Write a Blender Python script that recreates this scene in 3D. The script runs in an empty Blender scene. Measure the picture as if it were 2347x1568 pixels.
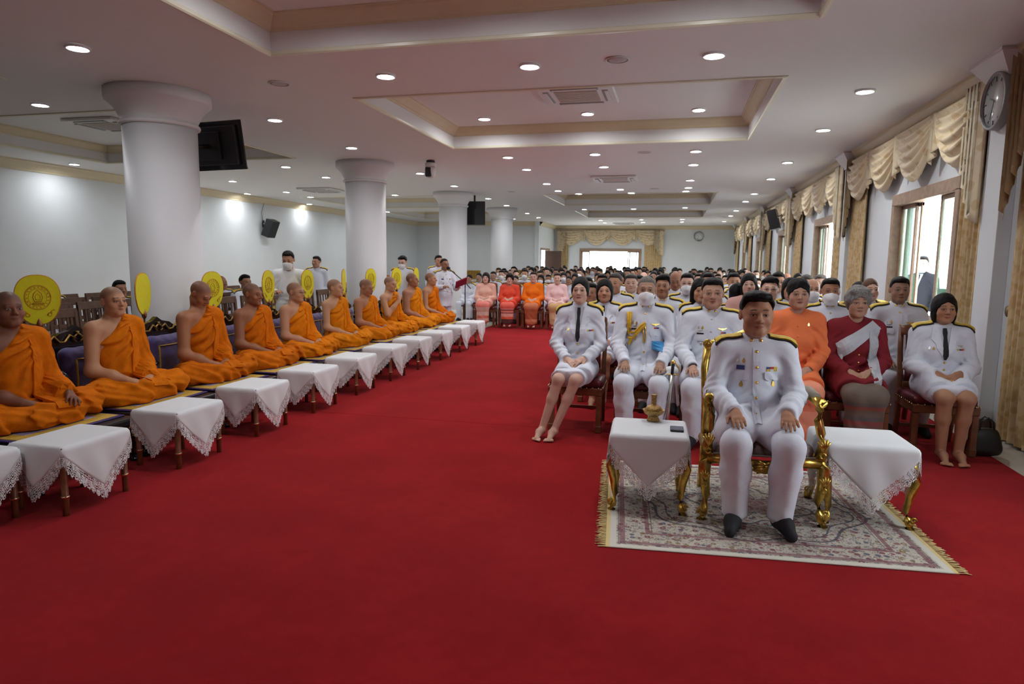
import bpy, bmesh, math, random
import numpy as np
from mathutils import Matrix, Vector
random.seed(7); np.random.seed(7)
SC = bpy.context.scene
COL = SC.collection
PI = math.pi
# ---------------------------------------------------------------- camera
FPX, CAMH = 1520.0, 1.55
VX, VY, SLOPE = 1550.0 - 1173.5, 602.0 - 784.0, .0115          # where the hall's long axis vanishes, and the roll
_t = (VX * VX + VY * VY + FPX * FPX) / (VX + SLOPE * VY)
_yd = np.array([VX, -VY, -FPX]); _yd /= np.linalg.norm(_yd)
_xd = -np.array([VX - _t, -(VY - SLOPE * _t), -FPX]); _xd /= np.linalg.norm(_xd)
CM = np.stack([_xd, _yd, np.cross(_xd, _yd)])
cam = bpy.data.cameras.new('camera'); camo = bpy.data.objects.new('camera', cam); COL.objects.link(camo)
cam.sensor_width = 36.0; cam.lens = FPX / 2347.0 * 36.0; cam.clip_end = 300
camo.matrix_world = Matrix.Translation((0, 0, CAMH)) @ Matrix([list(r) for r in CM]).to_4x4()
cam.dof.use_dof = True; cam.dof.focus_distance = 4.8; cam.dof.aperture_fstop = 4.0
SC.camera = camo
# ---------------------------------------------------------------- world, exposure
W = bpy.data.worlds.new('sky'); SC.world = W; W.use_nodes = True
_bg = W.node_tree.nodes['Background']; _bg.inputs[0].default_value = (.86, .94, 1.0, 1); _bg.inputs[1].default_value = 10.0
vs = SC.view_settings
vs.view_transform = 'Standard'; vs.look = 'None'; vs.gamma = 1.0; vs.exposure = 0.0; vs.use_curve_mapping = False
LAMP = 245.0                                                       # radiance of the ceiling downlights
SC.cycles.max_bounces = 5; SC.cycles.diffuse_bounces = 3; SC.cycles.glossy_bounces = 2; SC.cycles.transparent_max_bounces = 8
SC.cycles.use_adaptive_sampling = True; SC.cycles.adaptive_threshold = .12; SC.cycles.adaptive_min_samples = 20
SC.cycles.caustics_reflective = False; SC.cycles.caustics_refractive = False
SC.cycles.use_denoising = True; SC.cycles.sample_clamp_indirect = 6.0
CZ = 3.45                                                          # ceiling height
# ---------------------------------------------------------------- helpers
def ray(px, py): return CM @ np.array([px - 1173.5, -(py - 784.0), -FPX])
def on_z(px, py, z): r = ray(px, py); return np.array([0, 0, CAMH]) + r * ((z - CAMH) / r[2])
def on_y(px, py, y): r = ray(px, py); return np.array([0, 0, CAMH]) + r * (y / r[1])
def on_x(px, py, x): r = ray(px, py); return np.array([0, 0, CAMH]) + r * (x / r[0])
def link(name, data, parent=None, loc=None, rz=0):
    o = bpy.data.objects.new(name, data); COL.objects.link(o)
    if parent is not None: o.parent = parent
    if loc is not None: o.location = loc
    if rz: o.rotation_euler.z = rz
    return o
def tag(o, label=None, cat=None, group=None, kind=None):
    if label: o['label'] = label
    if cat: o['category'] = cat
    if group: o['group'] = group
    if kind: o['kind'] = kind
    return o
def thing(name, label, cat, loc=(0, 0, 0), rz=0, group=None):
    return tag(link(name, None, None, loc, rz), label, cat, group)
def copy_tree(o, parent=None):
    c = o.copy(); COL.objects.link(c); c.parent = parent
    for ch in o.children: copy_tree(ch, c)
    return c
def npmesh(name, V, F, mat=None, smooth=True):
    me = bpy.data.meshes.new(name)
    V = np.asarray(V, np.float32); F = np.asarray(F)
    me.vertices.add(len(V)); me.vertices.foreach_set('co', V.ravel())
    if len(F):
        n = F.shape[1]
        me.loops.add(F.size); me.loops.foreach_set('vertex_index', F.astype(np.int32).ravel())
        me.polygons.add(len(F)); me.polygons.foreach_set('loop_start', np.arange(0, F.size, n, dtype=np.int32))
        me.polygons.foreach_set('use_smooth', np.full(len(F), smooth))
    me.update(calc_edges=True)
    if mat: me.materials.append(mat)
    return me
class G:
    """collects shapes for ONE mesh object"""
    def __init__(s): s.b = bmesh.new()
    def _m(s, geom, M): bmesh.ops.transform(s.b, matrix=M, verts=geom)
    def box(s, c, d, bev=0, rz=0, rx=0, ry=0, seg=1):
        r = bmesh.ops.create_cube(s.b, size=1)['verts']
        for v in r: v.co = Vector((v.co.x * d[0], v.co.y * d[1], v.co.z * d[2]))
        if bev:
            es = list({e for v in r for e in v.link_edges})
            rb = bmesh.ops.bevel(s.b, geom=es, offset=bev, segments=seg, affect='EDGES', profile=.5)
            r = list({v for f in rb['faces'] for v in f.verts} | {v for v in r if v.is_valid})
        s._m(r, Matrix.Translation(c) @ Matrix.Rotation(rz, 4, 'Z') @ Matrix.Rotation(ry, 4, 'Y') @ Matrix.Rotation(rx, 4, 'X'))
        return s
    def lathe(s, prof, n=24, c=(0, 0, 0), M=None, smooth=True, cap=True):
        rows = []
        for (r, z) in prof:
            if r < 1e-5: rows.append([s.b.verts.new((0, 0, z))])
            else: rows.append([s.b.verts.new((r * math.cos(2 * PI * i / n), r * math.sin(2 * PI * i / n), z)) for i in range(n)])
        fs = []
        for A, B in zip(rows, rows[1:]):
            for i in range(n):
                j = (i + 1) % n
                q = [A[i % len(A)], A[j % len(A)], B[j % len(B)], B[i % len(B)]]
                q = list(dict.fromkeys(q))
                if len(q) > 2:
                    try: f = s.b.faces.new(q); f.smooth = smooth; fs.append(f)
                    except ValueError: pass
        if cap and len(rows[0]) > 1: s.b.faces.new(rows[0][::-1])
        if cap and len(rows[-1]) > 1: s.b.faces.new(rows[-1])
        vs_ = [v for r in rows for v in r]
        s._m(vs_, Matrix.Translation(c) @ (M or Matrix()))
        return s
    def tube(s, pts, rad, n=8, flat=1.0, up=(0, 0, 1), cap=True):
        pts = [Vector(p) for p in pts]; k = len(pts)
        rad = [rad] * k if not hasattr(rad, '__len__') else rad
        rows = []
        for i, p in enumerate(pts):
            t = (pts[min(i + 1, k - 1)] - pts[max(i - 1, 0)]).normalized()
            u = Vector(up)
            if abs(t.dot(u)) > .97: u = Vector((0, 1, 0)) if abs(t.y) < .9 else Vector((1, 0, 0))
            a = t.cross(u).normalized(); b = a.cross(t).normalized()
            rows.append([s.b.verts.new(p + (a * math.cos(2 * PI * q / n) + b * math.sin(2 * PI * q / n) * flat) * rad[i]) for q in range(n)])
        for A, B in zip(rows, rows[1:]):
            for i in range(n):
                f = s.b.faces.new((A[i], A[(i + 1) % n], B[(i + 1) % n], B[i])); f.smooth = True
        if cap: s.b.faces.new(rows[0][::-1]); s.b.faces.new(rows[-1])
        return s
    def prism(s, poly, d, M=None, bev=0):
        """polygon in x,y extruded along z by d"""
        a = [s.b.verts.new((x, y, 0)) for x, y in poly]; b = [s.b.verts.new((x, y, d)) for x, y in poly]
        n = len(a); s.b.faces.new(a[::-1]); s.b.faces.new(b)
        for i in range(n): s.b.faces.new((a[i], a[(i + 1) % n], b[(i + 1) % n], b[i]))
        s._m(a + b, M or Matrix())
        return s
    def grid(s, fn, nu, nv, smooth=True, closed=False):
        R = [[s.b.verts.new(fn(i / nu, j / nv)) for j in range(nv + 1)] for i in range(nu + (0 if closed else 1))]
        k = len(R)
        for i in range(nu):
            for j in range(nv):
                f = s.b.faces.new((R[i][j], R[(i + 1) % k][j], R[(i + 1) % k][j + 1], R[i][j + 1])); f.smooth = smooth
        return s
    def quad(s, *p):
        s.b.faces.new([s.b.verts.new(q) for q in p]); return s
    def sphere(s, c, r, n=12, m=8, sc=(1, 1, 1)):
        return s.lathe([(r * math.sin(PI * i / m), -r * math.cos(PI * i / m)) for i in range(m + 1)], n, c, Matrix.Diagonal((*sc, 1)))
    def mesh(s, name, mat, solid=0):
        if solid:
            bmesh.ops.recalc_face_normals(s.b, faces=s.b.faces[:])
            sv = bmesh.ops.solidify(s.b, geom=s.b.faces[:], thickness=solid)
        else: bmesh.ops.recalc_face_normals(s.b, faces=s.b.faces[:])
        me = bpy.data.meshes.new(name); s.b.to_mesh(me); s.b.free()
        if mat: me.materials.append(mat)
        return me
    def obj(s, name, mat, parent=None, loc=None, rz=0, solid=0):
        return link(name, s.mesh(name, mat, solid), parent, loc, rz)
def struct(o): o['kind'] = 'structure'; return o
# ---------------------------------------------------------------- materials
def M_(name): return bpy.data.materials.get(name)
def mat(name, col, rough=.6, metal=0, noise=0, nscale=40, bump=0, bscale=200, emit=0, spec=.5, coat=0, sheen=0, objcol=False, alpha=1, col2=None, trans=0):
    m = bpy.data.materials.new(name); m.use_nodes = True
    nt = m.node_tree; N = nt.nodes; L = nt.links; b = N['Principled BSDF']
    b.inputs['Base Color'].default_value = (*col, 1); b.inputs['Roughness'].default_value = rough; b.inputs['Metallic'].default_value = metal
    b.inputs['Specular IOR Level'].default_value = spec
    if coat: b.inputs['Coat Weight'].default_value = coat; b.inputs['Coat Roughness'].default_value = .08
    if sheen: b.inputs['Sheen Weight'].default_value = sheen
    if emit: b.inputs['Emission Color'].default_value = (*col, 1); b.inputs['Emission Strength'].default_value = emit
    if trans: b.inputs['Transmission Weight'].default_value = trans
    if alpha < 1: b.inputs['Alpha'].default_value = alpha
    tc = N.new('ShaderNodeTexCoord')
    src = None
    if objcol:
        oi = N.new('ShaderNodeObjectInfo'); src = oi.outputs['Color']; L.new(src, b.inputs['Base Color'])
    if noise or col2:
        nz = N.new('ShaderNodeTexNoise'); nz.inputs['Scale'].default_value = nscale; nz.inputs['Detail'].default_value = 3
        L.new(tc.outputs['Object'], nz.inputs['Vector'])
        mx = N.new('ShaderNodeMix'); mx.data_type = 'RGBA'
        if col2:
            mx.inputs[6].default_value = (*col, 1); mx.inputs[7].default_value = (*col2, 1)
            rp = N.new('ShaderNodeMapRange'); rp.inputs[1].default_value = .4; rp.inputs[2].default_value = .6
            L.new(nz.outputs[0], rp.inputs[0]); L.new(rp.outputs[0], mx.inputs[0])
        else:
            mx.blend_type = 'MULTIPLY'; mx.inputs[0].default_value = 1
            rp = N.new('ShaderNodeMapRange'); rp.inputs[1].default_value = .3; rp.inputs[2].default_value = .7
            rp.inputs[3].default_value = 1 - noise; rp.inputs[4].default_value = 1
            L.new(nz.outputs[0], rp.inputs[0])
            if src: L.new(src, mx.inputs[6])
            else: mx.inputs[6].default_value = (*col, 1)
            L.new(rp.outputs[0], mx.inputs[7])
        L.new(mx.outputs[2], b.inputs['Base Color'])
    if bump:
        nb = N.new('ShaderNodeTexNoise'); nb.inputs['Scale'].default_value = bscale; nb.inputs['Detail'].default_value = 2
        L.new(tc.outputs['Object'], nb.inputs['Vector'])
        bp = N.new('ShaderNodeBump'); bp.inputs['Strength'].default_value = bump; bp.inputs['Distance'].default_value = .01
        L.new(nb.outputs[0], bp.inputs['Height']); L.new(bp.outputs[0], b.inputs['Normal'])
    return m
class NT:
    """small node-building helper: values are sockets or numbers"""
    def __init__(s, m): s.m = m; s.nt = m.node_tree; s.N = s.nt.nodes; s.L = s.nt.links; s.b = s.N['Principled BSDF']
    def _in(s, sock, v):
        if isinstance(v, (int, float)): sock.default_value = v
        elif isinstance(v, tuple): sock.default_value = v if len(v) == len(sock.default_value) else (*v, 1)
        else: s.L.new(v, sock)
    def math(s, op, a, b=0., c=None, clamp=False):
        n = s.N.new('ShaderNodeMath'); n.operation = op; n.use_clamp = clamp
        s._in(n.inputs[0], a); s._in(n.inputs[1], b)
        if c is not None: s._in(n.inputs[2], c)
        return n.outputs[0]
    def step(s, v, lo, hi):
        n = s.N.new('ShaderNodeMapRange'); n.interpolation_type = 'SMOOTHSTEP'
        s._in(n.inputs[0], v); n.inputs[1].default_value = lo; n.inputs[2].default_value = hi
        return n.outputs[0]
    def mix(s, f, a, b, blend='MIX'):
        n = s.N.new('ShaderNodeMix'); n.data_type = 'RGBA'; n.blend_type = blend
        s._in(n.inputs[0], f); s._in(n.inputs[6], a); s._in(n.inputs[7], b); return n.outputs[2]
    def xyz(s, v):
        n = s.N.new('ShaderNodeSeparateXYZ'); s.L.new(v, n.inputs[0]); return n.outputs
    def tc(s, which='Object'): return s.N.new('ShaderNodeTexCoord').outputs[which]
    def noise(s, v, scale, detail=2, out=0):
        n = s.N.new('ShaderNodeTexNoise'); n.inputs['Scale'].default_value = scale; n.inputs['Detail'].default_value = detail; s.L.new(v, n.inputs['Vector']); return n.outputs[out]
    def voro(s, v, scale, feat='F1', out=0, rnd=1):
        n = s.N.new('ShaderNodeTexVoronoi'); n.feature = feat; n.inputs['Scale'].default_value = scale
        n.inputs['Randomness'].default_value = rnd
        s.L.new(v, n.inputs['Vector']); return n.outputs[out]
    def bump(s, h, strength=.3, dist=.01):
        n = s.N.new('ShaderNodeBump'); n.inputs['Strength'].default_value = strength; n.inputs['Distance'].default_value = dist
        s._in(n.inputs['Height'], h); s.L.new(n.outputs[0], s.b.inputs['Normal'])
    def base(s, c): s._in(s.b.inputs['Base Color'], c)
# ---------------------------------------------------------------- materials of the hall
WALL = mat('wall_paint', (.80, .83, .86), .55, noise=.03, nscale=3)
CEIL = mat('ceiling_paint', (.82, .80, .80), .6)
CREAM = mat('cream_cornice', (.74, .62, .42), .35, noise=.05, nscale=8)
BEAD = mat('pale_bead', (.80, .76, .60), .3)
PILLAR = mat('pillar_gloss', (.82, .82, .84), .5, spec=.35)
WOODF = mat('window_wood', (.44, .29, .20), .45, noise=.3, nscale=12)
BASEB = mat('baseboard_brown', (.16, .10, .08), .35)
FLOORM = mat('beige_tile', (.62, .58, .50), .25, noise=.1, nscale=6)
CARPET = mat('red_carpet', (.44, .010, .016), .95, spec=.05, sheen=.05)
def _carpet():
    n = NT(CARPET); o = n.tc()
    big = n.noise(o, 1.7, 4); mid = n.noise(o, 14, 3); fine = n.noise(o, 420, 2)
    c = n.mix(n.step(big, .35, .68), (.34, .009, .012), (.42, .013, .017))
    c = n.mix(n.math('MULTIPLY', n.step(mid, .35, .7), .35), c, (.30, .004, .008))
    c = n.mix(n.math('MULTIPLY', n.step(fine, .35, .65), .45), c, (.24, .003, .006))
    n.base(c); n.bump(fine, .5, .01)
_carpet()
GREENGL = mat('green_patterned_glass', (.30, .62, .45), .2, alpha=.42, noise=.5, nscale=25)
CLEARGL = mat('clear_glass', (.6, .8, .75), .05, alpha=.18)
DAMASK = mat('gold_damask', (.70, .55, .32), .55, sheen=.2)
def _damask(m, s=1.0):
    n = NT(m); o = n.tc()
    v = n.noise(o, 9, 3); w = n.voro(o, 7)
    f = n.step(n.math('ADD', n.math('MULTIPLY', v, .6), n.math('MULTIPLY', w, .7)), .48, .60)
    st = n.noise(o, 160, 1)
    c = n.mix(f, (.66, .49, .27), (.80, .67, .46))
    c = n.mix(n.math('MULTIPLY', st, .18), c, (.45, .30, .12)); n.base(c)
_damask(DAMASK)
SATIN = mat('gold_drape', (.60, .42, .20), .55)
def _satin():
    n = NT(SATIN); o = n.tc(); f = n.step(n.math('ADD', n.math('MULTIPLY', n.noise(o, 14, 3), .7), n.math('MULTIPLY', n.voro(o, 16), .4)), .42, .62)
    c = n.mix(f, (.56, .37, .16), (.70, .53, .30)); n.base(n.mix(n.math('MULTIPLY', n.noise(o, 150, 1), .2), c, (.4, .26, .1)))
_satin()
LAMPM = mat('lamp_glow', (.95, .98, 1.0), .5, emit=LAMP)
RINGM = mat('lamp_ring', (.85, .85, .86), .3)
DARKM = mat('black_plastic', (.012, .012, .014), .35)
GREYM = mat('grey_plastic', (.30, .31, .33), .45)
WHITEP = mat('white_plastic', (.78, .78, .78), .4)
# ---------------------------------------------------------------- shell
XL, XR, YB, YF, YF2 = -12.9, 2.95, -5.0, 36.0, 32.0
struct(G().box((-5, 15.5, -.05), (16.6, 41.6, .1)).obj('floor', FLOORM))
cof = []                                                           # recessed ceiling panels x0,x1,y0,y1
for (y0, y1) in ((-.6, 2.6 + 3.18), (7.5, 11.1), (19.0, 22.8), (25.2, 29.0)):
    if y0 < 0: y0 = 2.2
    cof.append((-3.78, 1.0, y0, y1)); cof.append((-11.45, -7.15, y0, y1 + (.15 if y1 < 7 else .5)))
CD = .33
g = G(); xs = sorted({XL - .2, XR + .2, *[c[0] for c in cof], *[c[1] for c in cof]}); ys = sorted({YB - .2, YF + .2, *[c[2] for c in cof], *[c[3] for c in cof]})
for xa, xb in zip(xs, xs[1:]):
    for ya, yb in zip(ys, ys[1:]):
        mx, my = (xa + xb) / 2, (ya + yb) / 2
        if any(c[0] < mx < c[1] and c[2] < my < c[3] for c in cof): continue
        g.quad((xa, ya, CZ), (xa, yb, CZ), (xb, yb, CZ), (xb, ya, CZ))
for (x0, x1, y0, y1) in cof:
    for a, b in (((x0, y0), (x1, y0)), ((x1, y0), (x1, y1)), ((x1, y1), (x0, y1)), ((x0, y1), (x0, y0))):
        g.quad((*a, CZ), (*b, CZ), (*b, CZ + CD), (*a, CZ + CD))
    g.quad((x0, y0, CZ + CD), (x1, y0, CZ + CD), (x1, y1, CZ + CD), (x0, y1, CZ + CD))
bmesh.ops.remove_doubles(g.b, verts=g.b.verts[:], dist=.0005)
ceiling = struct(g.obj('ceiling', CEIL))
def frame_sweep(g, x0, x1, y0, y1, prof):
    """sweep a profile (inset, z) around the inside of a rectangle"""
    rows = []
    for (i, z) in prof:
        rows.append([g.b.verts.new(p) for p in ((x0 + i, y0 + i, z), (x1 - i, y0 + i, z), (x1 - i, y1 - i, z), (x0 + i, y1 - i, z))])
    for A, B in zip(rows, rows[1:]):
        for k in range(4): g.b.faces.new((A[k], A[(k + 1) % 4], B[(k + 1) % 4], B[k]))
TN = [0]
def trim(g, m):
    TN[0] += 1; return struct(g.obj('trim_%d' % TN[0], m))
for (x0, x1, y0, y1) in cof:
    g = G(); t = CZ + CD
    frame_sweep(g, x0, x1, y0, y1, [(0, t - .135), (.012, t - .135), (.018, t - .115), (.04, t - .10), (.075, t - .06), (.105, t - .03), (.115, t - .012), (.13, t - .012), (.13, t)])
    trim(g, CREAM)
    g = G(); frame_sweep(g, x0, x1, y0, y1, [(-.03, CZ), (-.03, CZ - .012), (0.0, CZ - .018), (.012, CZ - .006), (.012, CZ + .02), (0, CZ + .03)])
    trim(g, BEAD)
# walls
WINY = [3.65, 9.3, 14.75, 20.1, 25.6, 31.0]; WH, WZ0, WZ1 = 1.06, .95, 2.38
g = G(); edges = [YB - .2] + [v for c in WINY for v in (c - WH, c + WH)] + [YF + .2]
for i in range(0, len(edges), 2): g.box((XR + .1, (edges[i] + edges[i + 1]) / 2, CZ / 2), (.2, edges[i + 1] - edges[i], CZ))
for c in WINY:
    g.box((XR + .1, c, WZ0 / 2), (.2, 2 * WH, WZ0)); g.box((XR + .1, c, (WZ1 + CZ) / 2), (.2, 2 * WH, CZ - WZ1))
struct(g.obj('wall_right', WALL))
struct(G().box((XL - .1, (YB + YF2) / 2, CZ / 2), (.2, YF2 - YB + .4, CZ)).obj('wall_left', WALL))
struct(G().box(((XL + XR) / 2, YB - .1, CZ / 2), (XR - XL, .2, CZ)).obj('wall_back', WALL))
struct(G().box(((XL - 6.6) / 2, YF2 + .1, CZ / 2), (-6.6 - XL, .2, CZ)).obj('wall_front', WALL))
FWX0, FWX1, FWZ = -5.0, -1.9, 2.12
g = G(); g.box(((-6.8 + FWX0) / 2, YF + .1, CZ / 2), (FWX0 + 6.8, .2, CZ)); g.box(((FWX1 + XR + .2) / 2, YF + .1, CZ / 2), (XR + .2 - FWX1, .2, CZ))
g.box(((FWX0 + FWX1) / 2, YF + .1, .45), (FWX1 - FWX0, .2, .9)); g.box(((FWX0 + FWX1) / 2, YF + .1, (FWZ + CZ) / 2), (FWX1 - FWX0, .2, CZ - FWZ))
struct(g.obj('wall_far', WALL))
g = G(); DY0, DY1, DZ = 32.3, 34.6, 2.15                           # side wall with the doorway, left of the far window
g.box((-6.6, 32.05, CZ / 2), (.2, .5, CZ)); g.box((-6.6, (DY1 + YF) / 2, CZ / 2), (.2, YF - DY1, CZ)); g.box((-6.6, (DY0 + DY1) / 2, (DZ + CZ) / 2), (.2, DY1 - DY0, CZ - DZ))
struct(g.obj('wall_side', WALL))
# crown mouldings, baseboards
def crown(x0, y0, x1, y1, nx, ny, m=CREAM, drop=.20, out=.16):
    g = G(); prof = [(.0, -drop), (.02, -drop), (.03, -drop + .03), (out * .45, -drop * .62), (out * .8, -drop * .25), (out * .92, -.035), (out, -.03), (out, 0)]
    rows = [[g.b.verts.new((x + nx * a, y + ny * a, CZ + z)) for (x, y) in ((x0, y0), (x1, y1))] for a, z in prof]
    for A, B in zip(rows, rows[1:]): f = g.b.faces.new((A[0], A[1], B[1], B[0])); f.smooth = False
    return trim(g, m)
crown(XL, YB, XL, YF2, 1, 0); crown(XL, YF2, -6.5, YF2, 0, -1); crown(-6.5, YF2, -6.5, YF, 1, 0); crown(-6.5, YF, XR, YF, 0, -1)
crown(XR, YB, XR, YF, -1, 0); crown(XL, YB, XR, YB, 0, 1)
PILY = [1.5, 7.2, 12.85, 18.4, 23.9, 29.5, 35.2]
for i, y in enumerate(PILY):
    pl = struct(G().box((XR - .06, y, CZ / 2), (.12, .36, CZ), .004).obj('trim_%d' % (40 + i), WALL))
    g = G()
    frame = [(.0, -.25), (.02, -.25), (.03, -.22), (.07, -.15), (.13, -.06), (.15, -.03), (.16, -.03), (.16, 0)]
    rows = [[g.b.verts.new(p) for p in ((XR, y - .18 - a, CZ + z - .001), (XR - .12 - a, y - .18 - a, CZ + z - .001), (XR - .12 - a, y + .18 + a, CZ + z - .001), (XR, y + .18 + a, CZ + z - .001))] for a, z in frame]
    for A, B in zip(rows, rows[1:]):
        for k in range(3): g.b.faces.new((A[k], A[k + 1], B[k + 1], B[k]))
    g.obj('cornice', PILLAR, pl)
    G().box((XR - .067, y, .06), (.134, .375, .12), .004).obj('plinth', BASEB, pl)
struct(G().box((XR - .012, 15.5, .05), (.024, 41, .1), .004).obj('baseboard_right', BASEB))
struct(G().box((XL + .012, 13.5, .05), (.024, 37, .1), .004).obj('baseboard_left', BASEB))
# windows on the right wall
WN = [0]
def window(o_fn, w, z0, z1, sashes):
    """o_fn maps (along, depth, z) to a point; depth 0 = inner wall face, positive = outwards"""
    WN[0] += 1
    root = struct(link('window_%d' % WN[0], None))
    def bar(name, a0, a1, d0, d1, zz0, zz1, m, par):
        g = G(); p = [o_fn(a, d, z) for a in (a0, a1) for d in (d0, d1) for z in (zz0, zz1)]
        lo = Vector([min(q[i] for q in p) for i in range(3)]); hi = Vector([max(q[i] for q in p) for i in range(3)])
        return g.box((lo + hi) / 2, hi - lo, .006).obj(name, m, par)
    bar('frame_top', -w - .09, w + .09, -.05, .1, z1 - .02, z1 + .13, WOODF, root)
    bar('sill', -w - .09, w + .09, -.07, .2, z0 - .07, z0 + .02, WOODF, root)
    for s in (-1, 1): bar('frame_side', s * (w - .02), s * (w + .09), -.05, .1, z0, z1, WOODF, root)
    for (a0, a1, d, m) in sashes:
        sa = bar('sash', a0, a0 + .05, d, d + .03, z0 + .02, z1 - .02, WOODF, root)
        bar('sash_rail', a1 - .05, a1, d, d + .03, z0 + .02, z1 - .02, WOODF, sa)
        bar('sash_rail', a0, a1, d, d + .03, z1 - .07, z1 - .02, WOODF, sa); bar('sash_rail', a0, a1, d, d + .03, z0 + .02, z0 + .08, WOODF, sa)
        bar('pane', a0 + .05, a1 - .05, d + .012, d + .018, z0 + .08, z1 - .07, m, sa)
    return root
for c in WINY:
    window(lambda a, d, z, c=c: (XR + d, c + a, z), WH, WZ0, WZ1, [(-1.04, -.45, .02, GREENGL), (.45, 1.04, .05, GREENGL), (.38, .95, .09, GREENGL)])
window(lambda a, d, z: ((FWX0 + FWX1) / 2 + a, YF + d, z), (FWX1 - FWX0) / 2, .9, FWZ, [(-1.53, -1.1, .02, GREENGL), (1.0, 1.53, .02, CLEARGL), (.9, 1.4, .07, CLEARGL)])
# doorway in the side wall: frame and one brown leaf standing open
door = struct(link('door_1', None))
for yy in (DY0, DY1): G().box((-6.6, yy, DZ / 2), (.26, .09, DZ), .006).obj('frame_side', WOODF, door)
G().box((-6.6, (DY0 + DY1) / 2, DZ), (.26, DY1 - DY0 + .1, .1), .006).obj('frame_top', WOODF, door)
lf = G().box((-6.08, 33.5, 1.04), (.82, .05, 2.05), .006, rz=.12).obj('leaf', mat('dark_door', (.10, .055, .04), .4, noise=.3), door)
G().box((-5.8, 33.44, 1.0), (.03, .05, .16), .008).obj('handle', mat('brass', (.65, .45, .15), .3, 1), lf)
# plain ground outside the windows
OUT = mat('pale_paving', (.72, .74, .70), .9)
struct(G().box((14, 18, -.12), (21.6, 70, .1)).obj('ground_outside', OUT))
struct(G().box((-6, 46.5, -.12), (60, 20, .1)).obj('ground_beyond', OUT))
# carpet pieces laid across the hall
for i, (y0, y1, x0, x1, lab) in enumerate(((-4.8, 5.92, -5.5, 2.56, 'red carpet under the patterned rug in the foreground'), (5.925, 14.62, -5.5, 2.56, 'red carpet beyond the first seam, running between the small tables and the rows'), (14.63, 30.0, -4.2, 2.5, 'red carpet under the four facing the aisle at its far end'))):
    tag(G().box(((x0 + x1) / 2, (y0 + y1) / 2, .006), (x1 - x0, y1 - y0, .012), .003).obj('red_carpet', CARPET), lab, 'carpet', 'red carpets')
# pillars
PX = [(-5.98, 6.85), (-6.1, 12.45), (-6.25, 18.3), (-6.28, 23.9)]
for i, (x, y) in enumerate(PX):
    t = tag(link('round_pillar', None, None, (x, y, 0)), ['white round pillar nearest the camera, carrying the tilted television', 'second white round pillar, behind the orange-robed row', 'third white round pillar, beside the microphone stand', 'farthest white round pillar, behind the four facing the aisle'][i], 'pillar', 'round pillars')
    G().lathe([(.41, 0), (.40, .3), (.40, 3.06)], 48).obj('shaft', PILLAR, t)
    G().lathe([(.405, 3.05), (.432, 3.055), (.438, 3.075), (.43, 3.095), (.40, 3.10), (.425, 3.15), (.47, 3.24), (.545, 3.315), (.565, 3.33), (.57, 3.345), (.57, 3.45)], 48).obj('capital', PILLAR, t)
    G().lathe([(.46, 0), (.46, .1), (.42, .14), (.40, .14)], 40).obj('plinth', PILLAR, t)
# ---------------------------------------------------------------- implicit surfaces for people and cloth
def rc(a, b, ra, rb=None, k=.02, sub=False, cut=None):
    """round cone between two joints; cut = list of (point, normal): the far side of the plane is removed"""
    return dict(t=0, a=np.array(a, np.float32), b=np.array(b, np.float32), ra=ra, rb=ra if rb is None else rb, k=k, sub=sub, cut=cut)
def el(c, r, k=.02, R=None, sub=False, cut=None):
    return dict(t=1, c=np.array(c, np.float32), r=np.array(r, np.float32), R=None if R is None else np.array(R, np.float32), k=k, sub=sub, cut=cut)
def cols(P): return np.ascontiguousarray(np.asarray(P, np.float32).T)
def pdist(p, X):
    """distance of the points X (three rows x, y, z) to one primitive"""
    x, y, z = X
    if p['t'] == 0:
        a0, a1, a2 = p['a']; b0, b1, b2 = p['b'] - p['a']
        q = b0 * b0 + b1 * b1 + b2 * b2
        px, py, pz = x - a0, y - a1, z - a2
        if q > 1e-12:
            t = (px * b0 + py * b1 + pz * b2) * np.float32(1 / q); np.clip(t, 0, 1, out=t)
            px -= t * b0; py -= t * b1; pz -= t * b2
            d = np.sqrt(px * px + py * py + pz * pz) - np.float32(p['ra'])
            if p['ra'] != p['rb']: d -= t * np.float32(p['rb'] - p['ra'])
        else: d = np.sqrt(px * px + py * py + pz * pz) - np.float32(p['ra'])
    else:
        c0, c1, c2 = p['c']; px, py, pz = x - c0, y - c1, z - c2
        if p['R'] is not None: px, py, pz = p['R'].T @ np.stack((px, py, pz))
        i0, i1, i2 = np.float32(1) / p['r']
        u, v, w = px * i0, py * i1, pz * i2
        k0 = np.sqrt(u * u + v * v + w * w) + np.float32(1e-9)
        u *= i0; v *= i1; w *= i2
        d = k0 * (k0 - 1) / (np.sqrt(u * u + v * v + w * w) + np.float32(1e-9))
    if p['cut']:
        for (c, n) in p['cut']:
            d = np.maximum(d, (x - np.float32(c[0])) * np.float32(n[0]) + (y - np.float32(c[1])) * np.float32(n[1]) + (z - np.float32(c[2])) * np.float32(n[2]))
    return d
def fold(P, prims, idx=None, pre=None):
    d = None; X = cols(P) if pre is None else None
    for n_, i in enumerate(range(len(prims)) if idx is None else idx):
        p = prims[i]; e = pdist(p, X) if pre is None else pre[n_]; k = np.float32(p['k'])
        if p['sub']:
            if d is None: continue
            h = np.maximum(k - np.abs(e + d), 0)
            d = np.maximum(-e, d) + h * h * np.float32(.25 / k)
        elif d is None: d = e
        else:
            h = np.maximum(k - np.abs(e - d), 0)
            d = np.minimum(e, d) - h * h * np.float32(.25 / k)
    return np.full(len(P), 1e3, np.float32) if d is None else d
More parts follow.
